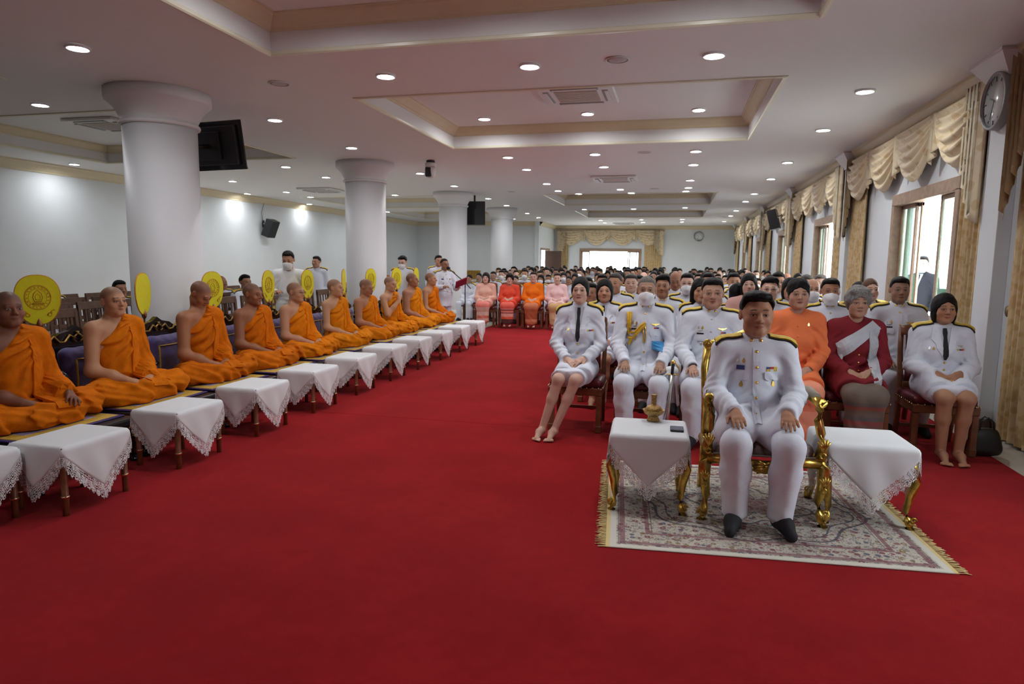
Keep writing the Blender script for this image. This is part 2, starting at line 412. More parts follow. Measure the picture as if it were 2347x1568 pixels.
class SDF:
    def __init__(s, prims, disp=None, clip=None, dispmax=.012):
        s.p = prims; s.disp = disp; s.clip = clip; s.dm = dispmax if disp else 0
    def __call__(s, P, idx=None, pre=None):
        d = fold(P, s.p, idx, pre)
        if s.disp is not None: d = d + s.disp(P)
        if s.clip is not None: d = s.clip(P, d)
        return d
    def bounds(s):
        lo, hi = [], []
        for p in s.p:
            if p['sub']: continue
            if p['t'] == 0:
                r = max(p['ra'], p['rb']); lo.append(np.minimum(p['a'], p['b']) - r); hi.append(np.maximum(p['a'], p['b']) + r)
            else:
                r = p['r'] if p['R'] is None else np.full(3, p['r'].max()); lo.append(p['c'] - r); hi.append(p['c'] + r)
        m = .02 + max(p['k'] for p in s.p) * .5
        return np.min(lo, 0) - m, np.max(hi, 0) + m
    def trace(s, P, D, n=12):
        """walk points P along D until they meet the surface"""
        P = np.array(P, float); D = np.array(D, float); idx = None
        for i in range(n):
            d = s(P, idx); P = P + D * np.clip(d * .97, -.03, .3)[:, None]
            if i == 3:
                E = np.stack([pdist(p, cols(P)) for p in s.p]); m = E.min(0)
                idx = [j for j, p in enumerate(s.p) if (E[j] - m).min() < p['k'] + .06]
        return P
    def normal(s, P, e=.004):
        P = np.asarray(P, float)
        g = np.stack([s(P + np.eye(3)[i] * e) - s(P - np.eye(3)[i] * e) for i in range(3)], 1)
        return g / (np.linalg.norm(g, axis=1)[:, None] + 1e-9)
CORN = np.array([(i, j, k) for i in (0, 1) for j in (0, 1) for k in (0, 1)])
def polygonise(S, h, lo=None, hi=None, keep=None, B=40):
    blo, bhi = S.bounds()
    lo = blo if lo is None else np.maximum(np.array(lo, float), blo)
    hi = bhi if hi is None else np.minimum(np.array(hi, float), bhi)
    lo = lo - h * .1371; hi = hi + h * .0713
    if np.any(hi <= lo): return np.zeros((0, 3)), np.zeros((0, 4), int)
    nb = np.maximum(1, np.ceil((hi - lo) / (h * B)).astype(int))
    bi = np.stack(np.meshgrid(*[np.arange(n) for n in nb], indexing='ij'), -1).reshape(-1, 3)
    cen = lo + (bi + .5) * h * B
    Rr = .5 * math.sqrt(3) * h * B
    def low(p):                                          # a safe lower bound of the distance
        if p['t'] == 0: return pdist(dict(p, cut=None), cols(cen))
        q = cen - p['c']
        if p['R'] is not None: q = q @ p['R']
        return (np.linalg.norm(q / p['r'], axis=1) - 1) * p['r'].min()
    D = np.stack([low(p) for p in S.p])                  # prims x blocks
    add = np.array([not p['sub'] for p in S.p]); kk = np.array([p['k'] for p in S.p])
    dmin = D[add].min(0)
    act = np.where(dmin < Rr * 1.1 + .01 + S.dm + kk.max() * .5)[0]
    if len(act):
        dc = S(cen[act]); lim = Rr * 1.45 + .006 + S.dm * .5
        act = act[(dc < lim) & (dc > -lim - kk.max() * .75)]
    g = np.arange(B + 1)
    G = (np.stack(np.meshgrid(g, g, g, indexing='ij'), -1).reshape(-1, 3) * h).astype(np.float32)
    sc_ = (np.arange(B // 5) * 5 + 2.5) * h
    SUBC = np.stack(np.meshgrid(sc_, sc_, sc_, indexing='ij'), -1).reshape(-1, 3).astype(np.float32)
    NY = nb[1] * B + 2; NZ = nb[2] * B + 2
    def block(b):
        quads = []
        idx = np.where(np.where(add, D[:, b] < max(dmin[b], 0) + 2.2 * Rr + kk, D[:, b] < Rr * 1.1 + kk))[0]
        o = lo + bi[b] * h * B
        o32 = o.astype(np.float32)
        sp = SUBC + o32; X_ = cols(sp); E = [pdist(S.p[i], X_) for i in idx]; dc = S(sp, idx, E); lim = 2.5 * h * 1.7321 * 1.45 + .004 + S.dm * .5
        on = ((dc < lim) & (dc > -lim - kk.max() * .5)).reshape(B // 5, B // 5, B // 5)
        if not on.any(): return None
        af = on.ravel(); E = np.stack(E)[:, af]; ad = add[idx]; rs = np.float32(2.5 * h * 1.7321 * 1.15)
        mn = np.maximum(E[ad].min(0), 0) if ad.any() else 0
        idx = idx[np.where(ad, (E - mn).min(1) < 2 * rs + kk[idx], E.min(1) < rs + kk[idx])]
        cell = on.repeat(5, 0).repeat(5, 1).repeat(5, 2); pm = np.zeros((B + 1,) * 3, bool)
        for i, j, k in CORN: pm[i:B + i, j:B + j, k:B + k] |= cell
        fill = np.where(dc < 0, np.float32(-9), np.float32(9)).reshape(B // 5, B // 5, B // 5).repeat(5, 0).repeat(5, 1).repeat(5, 2)
        d = np.pad(fill, ((0, 1),) * 3, mode='edge'); pf = pm.ravel()
        dv_ = S(G[pf] + o32, idx)
        if dv_.min() > 0 or dv_.max() < 0: return None
        d[pm] = dv_
        s = d < 0
        c8 = [s[i:B + i, j:B + j, k:B + k] for i, j, k in CORN]
        cnt = sum(c.astype(np.int8) for c in c8)
        ci = np.argwhere((cnt > 0) & (cnt < 8))
        if len(ci) == 0: return None
        acc = np.zeros((3, len(ci))); num = np.zeros(len(ci))
        dv = [d[ci[:, 0] + i, ci[:, 1] + j, ci[:, 2] + k] for i, j, k in CORN]
        for ax, st in ((0, 4), (1, 2), (2, 1)):
            for q in range(8):
                if q & st: continue
                a_, b_ = dv[q], dv[q | st]
                m = (a_ < 0) != (b_ < 0)
                t = np.where(m, a_ / np.where(m, a_ - b_, 1), 0)
                for c_ in range(3):
                    if c_ == ax: acc[c_] += t
                    elif CORN[q][c_]: acc[c_] += m
                num += m
        gc = ci + bi[b] * B
        vid_ = (gc[:, 0].astype(np.int64) * NY + gc[:, 1]) * NZ + gc[:, 2]
        vpos_ = o + (ci + (acc / num).T) * h
        base = bi[b] * B
        for ax in range(3):
            u, v = (ax + 1) % 3, (ax + 2) % 3
            sl0 = [slice(0, B)] * 3; sl1 = [slice(0, B)] * 3; sl1[ax] = slice(1, B + 1)
            A_, B_ = s[tuple(sl0)], s[tuple(sl1)]
            e = np.argwhere(A_ != B_)
            if len(e) == 0: continue
            ins = A_[e[:, 0], e[:, 1], e[:, 2]]
            e = e + base
            ok = (e[:, u] > 0) & (e[:, v] > 0); e = e[ok]; ins = ins[ok]
            du = np.zeros(3, int); du[u] = 1; dw = np.zeros(3, int); dw[v] = 1
            def cid(x): return (x[:, 0].astype(np.int64) * NY + x[:, 1]) * NZ + x[:, 2]
            q4 = np.stack([cid(e - du - dw), cid(e - dw), cid(e), cid(e - du)], 1)
            q4[~ins] = q4[~ins][:, ::-1]
            quads.append(q4)
        return vid_, vpos_, quads
    res = [r for r in map(block, act) if r is not None]
    vid = [r[0] for r in res]; vpos = [r[1] for r in res]; quads = [q for r in res for q in r[2]]
    if not vid: return np.zeros((0, 3)), np.zeros((0, 4), int)
    vid = np.concatenate(vid); vpos = np.concatenate(vpos); quads = np.concatenate(quads)
    uid, first = np.unique(vid, return_index=True); vpos = vpos[first]
    pos = np.clip(np.searchsorted(uid, quads), 0, len(uid) - 1)
    good = (uid[pos] == quads).all(1); F = pos[good]
    if keep is not None:
        km = keep(vpos); F = F[km[F].all(1)]
    used = np.unique(F); re = np.zeros(len(vpos), int); re[used] = np.arange(len(used))
    return vpos[used], re[F]
def rotm(x=0, y=0, z=0):
    cx, sx, cy, sy, cz, sz = math.cos(x), math.sin(x), math.cos(y), math.sin(y), math.cos(z), math.sin(z)
    return np.array([[cz, -sz, 0], [sz, cz, 0], [0, 0, 1]]) @ np.array([[cy, 0, sy], [0, 1, 0], [-sy, 0, cy]]) @ np.array([[1, 0, 0], [0, cx, -sx], [0, sx, cx]])
def unit(v):
    v = np.array(v, float); return v / (np.linalg.norm(v) + 1e-12)
# ---------------------------------------------------------------- ceiling fittings
ring_me = G().lathe([(.084, -.001), (.104, -.001), (.107, -.010), (.103, -.024), (.088, -.024), (.084, -.006)], 24, cap=False).mesh('ring', RINGM)
glow_me = G().lathe([(0, -.0045), (.083, -.0045)], 14, cap=False).mesh('diffuser', LAMPM)
LP = [(178,107),(92,238),(170,375),(884,172),(1214,149),(1637,124),(1983,207),(630,273),(806,337),(1887,296),(1595,345),(1364,352),(1164,359),(1805,371),(1589,376),(1384,381),(1207,387),(1767,409),(1582,412),(1253,420),(1578,429),(1572,437),(1422,433),(1279,436),(1447,441),(1326,443),(1729,443),(1709,461),(963,396),(1041,425),(1119,454),(1161,470),(905,446),(655,381),(747,405),(433,420),(533,414),(567,443),(656,439),(726,453),(709,467),(876,497),(901,487),(924,505),(1208,488),(1234,498),(1339,479),(1452,478),(1570,475),(1687,482),(1675,494),(1660,507),(1377,504),(1386,510),(1398,518),(1470,503),(1474,509),(1564,502),(1563,508),(826,474),(826,492),(1030,487),(1030,502),(1147,493)]  # last entries: lamps added out of sight behind pillars to brighten the far-left wall
DL = []
for i, (px, py) in enumerate(LP + [(1110, 271), (1347, 259), (1602, 250)] + [(-1, k) for k in range(5)]):
    if px < 0: x, y, z = ((-2.9, 4.7, CZ + CD), (-1.4, 4.7, CZ + CD), (.2, 4.7, CZ + CD), (-3.4, .8, CZ), (.2, .8, CZ))[py]  # unseen lamps added overhead, out of view, to brighten the people in front
    else:
        z = CZ; x, y, _ = on_z(px, py, z)
        if any(c[0] < x < c[1] and c[2] < y < c[3] for c in cof):
            x2, y2, _ = on_z(px, py, CZ + CD); inside = [c for c in cof if c[0] + .25 < x2 < c[1] - .25 and c[2] + .25 < y2 < c[3] - .25]
            if inside: x, y, z = x2, y2, CZ + CD
            else:
                c = [c for c in cof if c[0] < x < c[1] and c[2] < y < c[3]][0]
                y = c[2] - .2 if y - c[2] < c[3] - y else c[3] + .2
        if y > 35.5 or (x < -6.4 and y > 31.6) or x < XL + .2: continue
        if x > XR - .3: x = XR - .3
    t = thing('downlight', 'x', 'light', (x, y, z), 0, 'ceiling downlights'); DL.append(t)  # the added unseen lamps share name and labels with the visible downlights
    link('ring', ring_me, t); link('diffuser', glow_me, t)
ORD = 'nearest second third fourth fifth sixth seventh eighth ninth tenth eleventh twelfth thirteenth fourteenth fifteenth sixteenth seventeenth eighteenth nineteenth twentieth twenty-first twenty-second twenty-third twenty-fourth twenty-fifth'.split()
def ordinal(k): return ORD[k] if k < len(ORD) else 'distant'
for sel, txt in ((lambda o: o.location.z > CZ + .1, 'white downlight inside the recessed ceiling panel, %s from the left'), (lambda o: o.location.z < CZ + .1 and o.location.x > 1.2, '%s round downlight in the line along the curtains'), (lambda o: o.location.z < CZ + .1 and -.6 < o.location.x <= 1.2, '%s round downlight in the right-hand line over the uniformed rows'),
                 (lambda o: o.location.z < CZ + .1 and -3 < o.location.x <= -.6, '%s round downlight in the middle line of the main ceiling'), (lambda o: o.location.z < CZ + .1 and -5.5 < o.location.x <= -3, '%s round downlight in the line above the small tables'), (lambda o: o.location.z < CZ + .1 and -8.5 < o.location.x <= -5.5, '%s round downlight in the line of the pillars'), (lambda o: o.location.z < CZ + .1 and o.location.x <= -8.5, '%s round downlight over the left side, counted from the camera')):
    ls = sorted([o for o in DL if sel(o)], key=lambda o: o.location.x if o.location.z > CZ + .1 else o.location.y)
    for k, o in enumerate(ls): o['label'] = txt % ('first' if k == 0 and o.location.z > CZ + .1 else ordinal(k))
GRILL = mat('ac_grille', (.55, .46, .38), .6)
def aircon(x, y, z, lab):
    t = thing('ceiling_air_conditioner', lab, 'air conditioner', (x, y, z), 0, 'ceiling cassette air conditioners')
    G().box((0, 0, -.025), (1.0, .95, .05), .012).obj('panel', WHITEP, t)
    gr = G().box((0, 0, -.052), (.56, .56, .012), .004).obj('intake_grille', GRILL, t)
    sl = G().box((0, 0, 0), (.54, .008, .006)).mesh('slat', WHITEP)
    for k in range(9): link('slat', sl, gr, (0, -.24 + .06 * k, -.060))
    for a in range(4):
        dx, dy = ((0, -1), (1, 0), (0, 1), (-1, 0))[a]
        s = (.62, .085, .03) if dx == 0 else (.085, .58, .03)
        v = G().box((dx * .385, dy * .375, -.045), s, .008).obj('louvre', DARKM if a % 2 == 2 else GREYM, t)
        G().box((dx * .40, dy * .385, -.062), (s[0] * .92 if dx == 0 else .045, s[1] * .92 if dy == 0 else .045, .008), .002).obj('flap', WHITEP, v)
aircon(-1.36, 9.1, CZ + CD, 'white square air conditioner cassette in the nearest central recessed panel')
aircon(-1.43, 15.55, CZ, 'white air conditioner cassette on the flat ceiling mid hall')
aircon(-2.6, 33.6, CZ, 'small far air conditioner cassette near the end window')
aircon(-9.4, 9.6, CZ + CD, 'air conditioner cassette partly hidden behind the nearest pillar')
aircon(-9.6, 16.9, CZ, 'air conditioner cassette left of the second pillar')
for (px, py, lab) in ((640, 191, 'round ceiling speaker right of the nearest pillar top'), (1415, 136, 'round ceiling speaker between the two front downlights'), (1477, 349, 'round ceiling speaker beyond the central recessed panel'), (1172, 439, 'small far ceiling speaker over the aisle'), (1500, 432, 'small far ceiling speaker right of the mid-hall air conditioner')):
    x, y, _ = on_z(px, py, CZ)
    t = thing('ceiling_speaker', lab, 'speaker', (x, y, CZ), 0, 'round ceiling speakers')
    G().lathe([(.115, 0), (.12, -.008), (.105, -.012), (.1, -.008)], 28, cap=False).obj('rim', WHITEP, t)
    G().lathe([(.1, -.004), (.07, -.012), (0, -.014)], 28).obj('grille', mat('speaker_grille', (.62, .58, .57), .7, bump=.4, bscale=900), t)
# dome camera hanging under the ceiling
x, y, _ = on_z(987, 368, CZ); t = thing('ceiling_camera', 'white and black camera hanging from the ceiling near the second pillar', 'camera', (x, y, CZ))
G().lathe([(.075, 0), (.085, -.012), (.085, -.03), (.05, -.04)], 24).obj('mount_plate', DARKM, t)
G().lathe([(.05, -.035), (.1, -.045), (.11, -.06), (.11, -.12), (.10, -.13)], 24).obj('collar', WHITEP, t)
h = G().lathe([(.098, -.125), (.10, -.2), (.095, -.27), (.07, -.32), (.03, -.335), (0, -.337)], 24).obj('head', WHITEP, t)
G().box((-.02, -.062, -.22), (.13, .08, .19), .03, seg=3).obj('lens_window', DARKM, h)
# televisions on the pillars
def tv(loc, rz, tilt, w, hgt, lab, arm):
    t = thing('television', lab, 'television', loc, rz)
    t.rotation_euler = (tilt, 0, rz)
    G().box((0, 0, 0), (w, .035, hgt), .008).obj('screen', mat('tv_screen', (.008, .008, .01), .12), t)
    G().box((0, .035, 0), (w * .86, .05, hgt * .8), .015).obj('rear_housing', DARKM, t)
    G().box((0, -.018, -hgt / 2 + .012), (w, .006, .02), .002).obj('bezel', GREYM, t)
    br = G().box((0, .075, .0), (.34, .04, .34), .006).obj('wall_bracket', DARKM, t)
    G().tube([(0, .09, 0), arm], .028, 8).obj('arm', DARKM, br)
    return t
tv((-5.80, 7.56, 2.96), PI - .12, -.16, .95, .60, 'black television tilted on the nearest round pillar, seen from behind', (.12, .30, .0))
tv((-5.84, 19.0, 2.92), .12, .05, .66, .70, 'dark square television screen on the third pillar', (0, .12, .53))
# wall loudspeakers
def wall_speaker(loc, rz, lab, tilt=.35, s=1.0, cable=False):
    t = thing('wall_speaker', lab, 'speaker', loc, rz); t.scale = (s,) * 3
    b = G().prism([(-.17, -.1), (.17, -.1), (.2, .12), (-.2, .12)], .5, Matrix.Rotation(tilt, 4, 'X') @ Matrix.Translation((0, -.28, -.25))).obj('cabinet', DARKM, t)
    G().prism([(-.16, -.112), (.16, -.112), (.16, -.1), (-.16, -.1)], .46, Matrix.Rotation(tilt, 4, 'X') @ Matrix.Translation((0, -.28, -.23))).obj('grille', mat('dark_grille', (.02, .02, .022), .8), b)
    G().box((0, -.01, .03), (.1, .02, .2), .004).obj('wall_plate', DARKM, t)
    G().tube([(0, -.02, .03), (0, -.12, .03), (0, -.2, -.02)], .022, 8).obj('bracket_arm', WHITEP, t)
    if cable: G().tube([(-.05, -.02, .1), (-.09, -.02, .35), (.04, -.02, .6), (.05, -.02, .72)], .008, 6).obj('cable', GREYM, t)
wall_speaker((XL + .01, 19.0, 2.60), PI / 2, 'black loudspeaker on a bracket on the white left wall', .4, 1.1, True)
wall_speaker((XR - .13, 19.6, 2.82), -PI / 2 - .25, 'black loudspeaker among the gold curtains on the right wall', .25, 1.05)
# clocks
FACE = mat('clock_face', (.80, .82, .84), .2, coat=.6)
def clock(loc, M, r, lab, hh, mm):
    t = thing('wall_clock', lab, 'clock', loc); t.rotation_euler = M
    G().lathe([(0, 0), (r, 0), (r * 1.02, .02), (r, .075), (r * .93, .085), (r * .90, .06)], 48, cap=False).obj('case', GREYM if r > .2 else WHITEP, t)
    f = G().lathe([(0, .058), (r * .91, .058), (r * .91, .05)], 48).obj('face', FACE, t)
    for k in range(12):
        a = 2 * PI * k / 12
        G().box((r * .76 * math.sin(a), r * .76 * math.cos(a), .061), (r * .05, r * (.16 if k % 3 == 0 else .1), .004), rz=-a).obj('hour_mark', DARKM, f)
    for a, ln, w in ((hh, .42, .05), (mm, .64, .035)):
        g = G().box((r * ln / 2 * math.sin(a), r * ln / 2 * math.cos(a), .066), (r * w, r * ln, .004), rz=-a); g.obj('hand', DARKM, f)
clock((XR - .12, 7.16, 3.05), (PI / 2, 0, -PI / 2), .255, 'large grey-rimmed wall clock beside the near gold curtain', 5.1, 3.5)
clock((1.08, YF, 2.92), (PI / 2, 0, 0), .25, 'white round wall clock on the far wall', 5.1, 3.5)
# ---------------------------------------------------------------- curtains
def drape(parent, name, p0, p1, z0, z1, amp, waves, flare=.0):
    """hanging pleated panel between two floor points"""
    a, b = Vector(p0), Vector(p1); d = b - a; n = Vector((-d.y, d.x)).normalized(); nu = int(waves * 10)
    def fn(u, v, off=0):
        q = a + d * (.5 + (u - .5) * (1 + flare * (1 - v)))
        w = amp * (math.sin(2 * PI * waves * u) + .35 * math.sin(2 * PI * waves * 2.3 * u + 1)) * (.8 + .2 * math.cos(3 * v))
        return (q.x + n.x * (w + off), q.y + n.y * (w + off), z0 + (z1 - z0) * v)
    g = G()
    g.grid(lambda u, v: fn(u, v, 0), nu, 6); g.grid(lambda u, v: fn(u, v, .008), nu, 6)
    return g.obj(name, SATIN, parent)
def swag(parent, o, ax, out, w, drop, k=6):
    """draped festoon: o = top centre, ax = along the wall, out = towards the room"""
    o, ax, out = Vector(o), Vector(ax), Vector(out)
    def fn(u, v):
        s = 2 * u - 1; e = 1 - abs(s) ** 2.2
        z = -drop * (v * (.16 + .84 * e))
        fold_ = .5 - .5 * math.cos(2 * PI * k * v)
        b = .05 + .10 * e * math.sin(PI * min(1, v * 1.02)) + .055 * fold_ * (.35 + .65 * e)
        return o + ax * (s * w * .5 * (1 - .10 * v)) + out * b + Vector((0, 0, z))
    return G().grid(fn, 16, 40).obj('swag', DAMASK, parent, solid=.004)
def jabot(parent, o, ax, out, w, l0, l1, n=4):
    """zig-zag folded tail, shorter towards the swags"""
    o, ax, out = Vector(o), Vector(ax), Vector(out); g = G(); m = n * 2
    def fn(u, v):
        t = u * m; k = int(min(t, m - 1e-6)); f = t - k
        zig = f if k % 2 == 0 else 1 - f
        along = (u * .75 + .25 * zig - .1) * w
        ln = l0 + (l1 - l0) * ((k + (f if True else 0)) / m)
        return o + ax * along + out * (.05 + .05 * zig + .012 * (k % 2)) + Vector((0, 0, -ln * v))
    return g.grid(fn, m * 4, 14).obj('jabot', DAMASK, parent, solid=.004)
def curtain_set(lab, o, ax, out, L, nsw, zt, drop, dl, dr, group, dwid=(.55, .9)):
    """o = start point on the wall (x,y); ax along; out into the room; L length"""
    root = thing('curtain', lab, 'curtain', (0, 0, 0), 0, group)
    o, ax, out = Vector(o), Vector(ax), Vector(out); o2 = o + out * .06
    if dl: drape(root, 'drape', o2, o2 + ax * dwid[0], .03, zt - .05, .045, 6)
    if dr: drape(root, 'drape', o2 + ax * (L - dwid[1]), o2 + ax * L, .03, zt - .05, .03, 8)
    a3, u3 = Vector((ax.x, ax.y, 0)), Vector((out.x, out.y, 0))
    s = L / nsw
    p = lambda t, z, d=.0: Vector((o.x + ax.x * t + out.x * d, o.y + ax.y * t + out.y * d, z))
    g = G(); c = p(L / 2, zt - .05, .05); g.box(c, (abs(ax.x) * L + abs(out.x) * .06, abs(ax.y) * L + abs(out.y) * .06, .14), .01).obj('pelmet', DAMASK, root)
    for k in range(nsw): swag(root, p(s * (k + .5), zt, .05 + .02 * (k % 2)), a3, u3, s * 1.18, drop)
    for k in range(1, nsw): jabot(root, p(s * k - .12, zt - .03, .07), a3, u3, .26, drop * .55, drop * .8, 2)
    jabot(root, p(-.03, zt, .10), a3, u3, .42, 1.35, .75); jabot(root, p(L + .03, zt, .10), -a3, u3, .42, 1.35, .75)
    hk = G().lathe([(0, 0), (.05, .01), (.055, .03), (.03, .05), (0, .055)], 16, M=Matrix.Rotation(PI / 2, 4, 'X' if abs(out.y) > .5 else 'Y')).mesh('tie_back_hook', mat('old_brass', (.30, .20, .09), .35, 1))
    for t in (-.05, L + .05): link('tie_back_hook', hk, root, p(t, 1.15, .06))
    return root
names = ['gold swagged curtain at the right picture edge, nearest the camera', 'gold swagged curtain around the nearest visible window with the large clock', 'gold swagged curtain of the second window on the right wall', 'gold swagged curtain of the third window, behind the black loudspeaker', 'gold swagged curtain of the fourth window on the right wall', 'farthest gold curtain on the right wall']
for i in range(6):
    y0, y1 = PILY[i] + .24, PILY[i + 1] - (.24 if i else .42)
    curtain_set(names[i], (XR, y0), (0, 1), (-1, 0), y1 - y0, 4, 3.30, .72, True, True, 'gold curtains on the right wall')
curtain_set('gold swagged curtain framing the bright window in the far wall', (-6.25, YF), (1, 0), (0, -1), 5.5, 4, 3.22, .80, True, True, 'gold curtains')
# ---------------------------------------------------------------- people: materials
def skin_material(name, shaved):
    m = mat(name, (.6, .4, .3), .5, spec=.4); n = NT(m)
    oi = n.N.new('ShaderNodeObjectInfo'); sk = oi.outputs['Color']; lip = oi.outputs['Alpha']
    at = n.N.new('ShaderNodeAttribute'); at.attribute_name = 'hc'
    X, Y, Z = n.xyz(at.outputs['Vector']); x = n.math('ABSOLUTE', X)
    front = n.math('SUBTRACT', 1, n.step(Y, -.055, -.03))
    def ell(cx, cz, rx, rz):
        a = n.math('DIVIDE', n.math('SUBTRACT', x, cx), rx); b = n.math('DIVIDE', n.math('SUBTRACT', Z, cz), rz)
        return n.math('SQRT', n.math('ADD', n.math('MULTIPLY', a, a), n.math('MULTIPLY', b, b)))
    c = n.mix(n.math('MULTIPLY', n.noise(n.tc(), 26, 3), .25), sk, n.mix(1, sk, (.75, .55, .5), 'MULTIPLY'))
    # warmer cheeks, nose and ears
    ch = n.math('MULTIPLY', n.math('SUBTRACT', 1, n.step(ell(.04, -.03, .03, .026), .3, 1.1)), front)
    c = n.mix(n.math('MULTIPLY', ch, .25), c, n.mix(1, sk, (1.05, .72, .66), 'MULTIPLY'))
    if shaved:
        hl = n.math('ADD', n.math('SUBTRACT', Z, .066), n.math('MULTIPLY', n.math('ADD', Y, .085), .64))
        hm = n.math('MULTIPLY', n.step(hl, -.018, .034), n.math('LESS_THAN', n.math('ABSOLUTE', Z), .3))
        hm = n.math('MULTIPLY', hm, n.step(ell(.088, -.003, .016, .036), .8, 1.0))
        c = n.mix(n.math('MULTIPLY', hm, .50), c, (.05, .036, .03))
    # eyebrows
    bz = n.math('SUBTRACT', Z, n.math('ADD', .0265, n.math('MULTIPLY', n.math('SINE', n.math('MULTIPLY', x, 62)), .004)))
    br = n.math('MULTIPLY', n.math('SUBTRACT', 1, n.step(n.math('ABSOLUTE', bz), .0022, .0052)), n.math('MULTIPLY', n.step(x, .010, .018), n.math('SUBTRACT', 1, n.step(x, .043, .053))))
    c = n.mix(n.math('MULTIPLY', n.math('MULTIPLY', br, front), .8), c, (.03, .022, .018))
    # eyes: white, iris, lid line
    e = ell(.031, .001, .0140, .0044)
    lid = n.math('MULTIPLY', n.math('SUBTRACT', 1, n.step(ell(.031, .0035, .0165, .0058), .9, 1.25)), front)
    c = n.mix(n.math('MULTIPLY', lid, .85), c, (.045, .03, .024))
    eye = n.math('MULTIPLY', n.math('SUBTRACT', 1, n.step(e, .72, .95)), front)
    ir = n.math('SUBTRACT', 1, n.step(n.math('ABSOLUTE', n.math('SUBTRACT', x, .031)), .0052, .0066))
    c = n.mix(eye, c, n.mix(ir, (.50, .46, .44), (.018, .012, .01)))
    # lips
    lm = n.math('MULTIPLY', n.math('SUBTRACT', 1, n.step(ell(0, -.0612, .0245, .0092), .75, 1.1)), front)
    lc = n.mix(lip, n.mix(1, sk, (.80, .50, .48), 'MULTIPLY'), (.42, .07, .07))
    c = n.mix(n.math('MULTIPLY', lm, .85), c, lc)
    ml = n.math('MULTIPLY', n.math('MULTIPLY', n.math('SUBTRACT', 1, n.step(n.math('ABSOLUTE', n.math('ADD', Z, .0612)), .0007, .0022)), n.math('SUBTRACT', 1, n.step(x, .019, .025))), front)
    c = n.mix(n.math('MULTIPLY', ml, .75), c, (.10, .035, .03))
    nos = n.math('MULTIPLY', n.math('SUBTRACT', 1, n.step(ell(.0085, -.0385, .005, .003), .6, 1.2)), front)
    c = n.mix(n.math('MULTIPLY', nos, .7), c, (.08, .03, .025))
    n.base(c)
    n.b.inputs['Subsurface Weight'].default_value = 0
    return m
SKIN = skin_material('skin', False); SKINS = skin_material('skin_shaved_head', True)
HAIRM = mat('hair', (.02, .016, .014), .5, objcol=True, noise=.5, nscale=90, bump=.3, bscale=120, spec=.18)
CLOTH = mat('plain_cloth', (.8, .8, .8), .85, objcol=True, noise=.04, nscale=60, bump=.1, bscale=500, spec=.12)
MASKM = mat('white_mask', (.84, .84, .87), .75)
GOLDC = mat('gold_braid', (.86, .60, .05), .42, .15, noise=.35, nscale=260, bump=.5, bscale=240)
GOLDP = mat('gold_button', (.86, .58, .16), .25, .85)
SILVP = mat('silver_badge', (.62, .62, .58), .3, .8)
BLACKC = mat('black_cloth', (.012, .012, .016), .75)
BLUEC = mat('blue_card', (.05, .30, .62), .45)
REDC = mat('red_ribbon', (.55, .03, .03), .6)
NAVY = mat('navy_ribbon', (.03, .05, .20), .6)
YELC = mat('yellow_cord', (.88, .50, .02), .55, noise=.25, nscale=120, bump=.5, bscale=180)
ROBE = mat('saffron_robe', (.72, .21, .012), .8, objcol=True, noise=.25, nscale=16, bump=.2, bscale=110, spec=.08)
WHITE_U = (.77, .79, .88)
def band_material(name, stops, lo, hi, axis=2, rough=.7):
    """cloth with woven cross bands (local height decides the colour)"""
    m = mat(name, stops[0][1], rough, bump=.2, bscale=300); n = NT(m); o = n.tc(); z = n.xyz(o)[axis]
    f = n.math('DIVIDE', n.math('SUBTRACT', z, lo), hi - lo)
    f = n.math('ADD', f, n.math('MULTIPLY', n.math('SUBTRACT', n.noise(o, 60, 2), .5), .03))
    c = (*stops[0][1], 1)
    for p, cl in stops[1:]: c = n.mix(n.step(f, p - .006, p + .006), c, cl)
    n.base(c); return m
# ---------------------------------------------------------------- people: anatomy
def head_prims(c, R, s, wx=1.0, jaw=1.0, nose=1.0):
    P = []
    T = lambda l: c + R @ (np.array(l, float) * s * np.array([wx, 1, 1]))
    def E(l, r, k, rot=None, sub=False): P.append(el(T(l), np.array(r) * s * np.array([wx, 1, 1]), k * s, R if rot is None else R @ rot, sub))
    def C(a, b, ra, rb, k): P.append(rc(T(a), T(b), ra * s, rb * s, k * s))
    E((0, .020, .030), (.077, .097, .087), .02)
    E((0, -.028, -.025), (.064, .066, .083), .035)
    E((0, -.036, -.078), (.047 * jaw, .050, .038), .03)
    C((-.012, -.076, -.098), (.012, -.076, -.098), .015, .015, .03)
    for q in (-1, 1):
        E((q * .042, -.058, -.034), (.025, .024, .024), .02)
        E((q * .041 * jaw, -.02, -.070), (.020, .035, .026), .025)
    C((-.036, -.080, .022), (.036, -.080, .022), .012, .012, .016)
    C((0, -.088, .012), (0, -.110 - .004 * (nose - 1), -.026), .0075, .0125 * nose, .010)
    for q in (-1, 1): C((q * .0125 * nose, -.094, -.031), (q * .0125 * nose, -.098, -.031), .0085, .0085, .006)
    for q in (-1, 1): E((q * .031, -.102, .002), (.019, .013, .0105), .010, sub=True)
    for q in (-1, 1): E((q * .031, -.079, .0015), (.0165, .0135, .0100), .004)
    E((0, -.088, -.0565), (.022, .0125, .0062), .005); E((0, -.087, -.0665), (.018, .0125, .0066), .005)
    for q in (-1, 1):
        E((q * .078, .016, -.004), (.009, .019, .031), .006, rotm(0, 0, -q * .35))
        E((q * .088, .012, -.002), (.006, .009, .017), .004, rotm(0, 0, -q * .35), True)
    return P
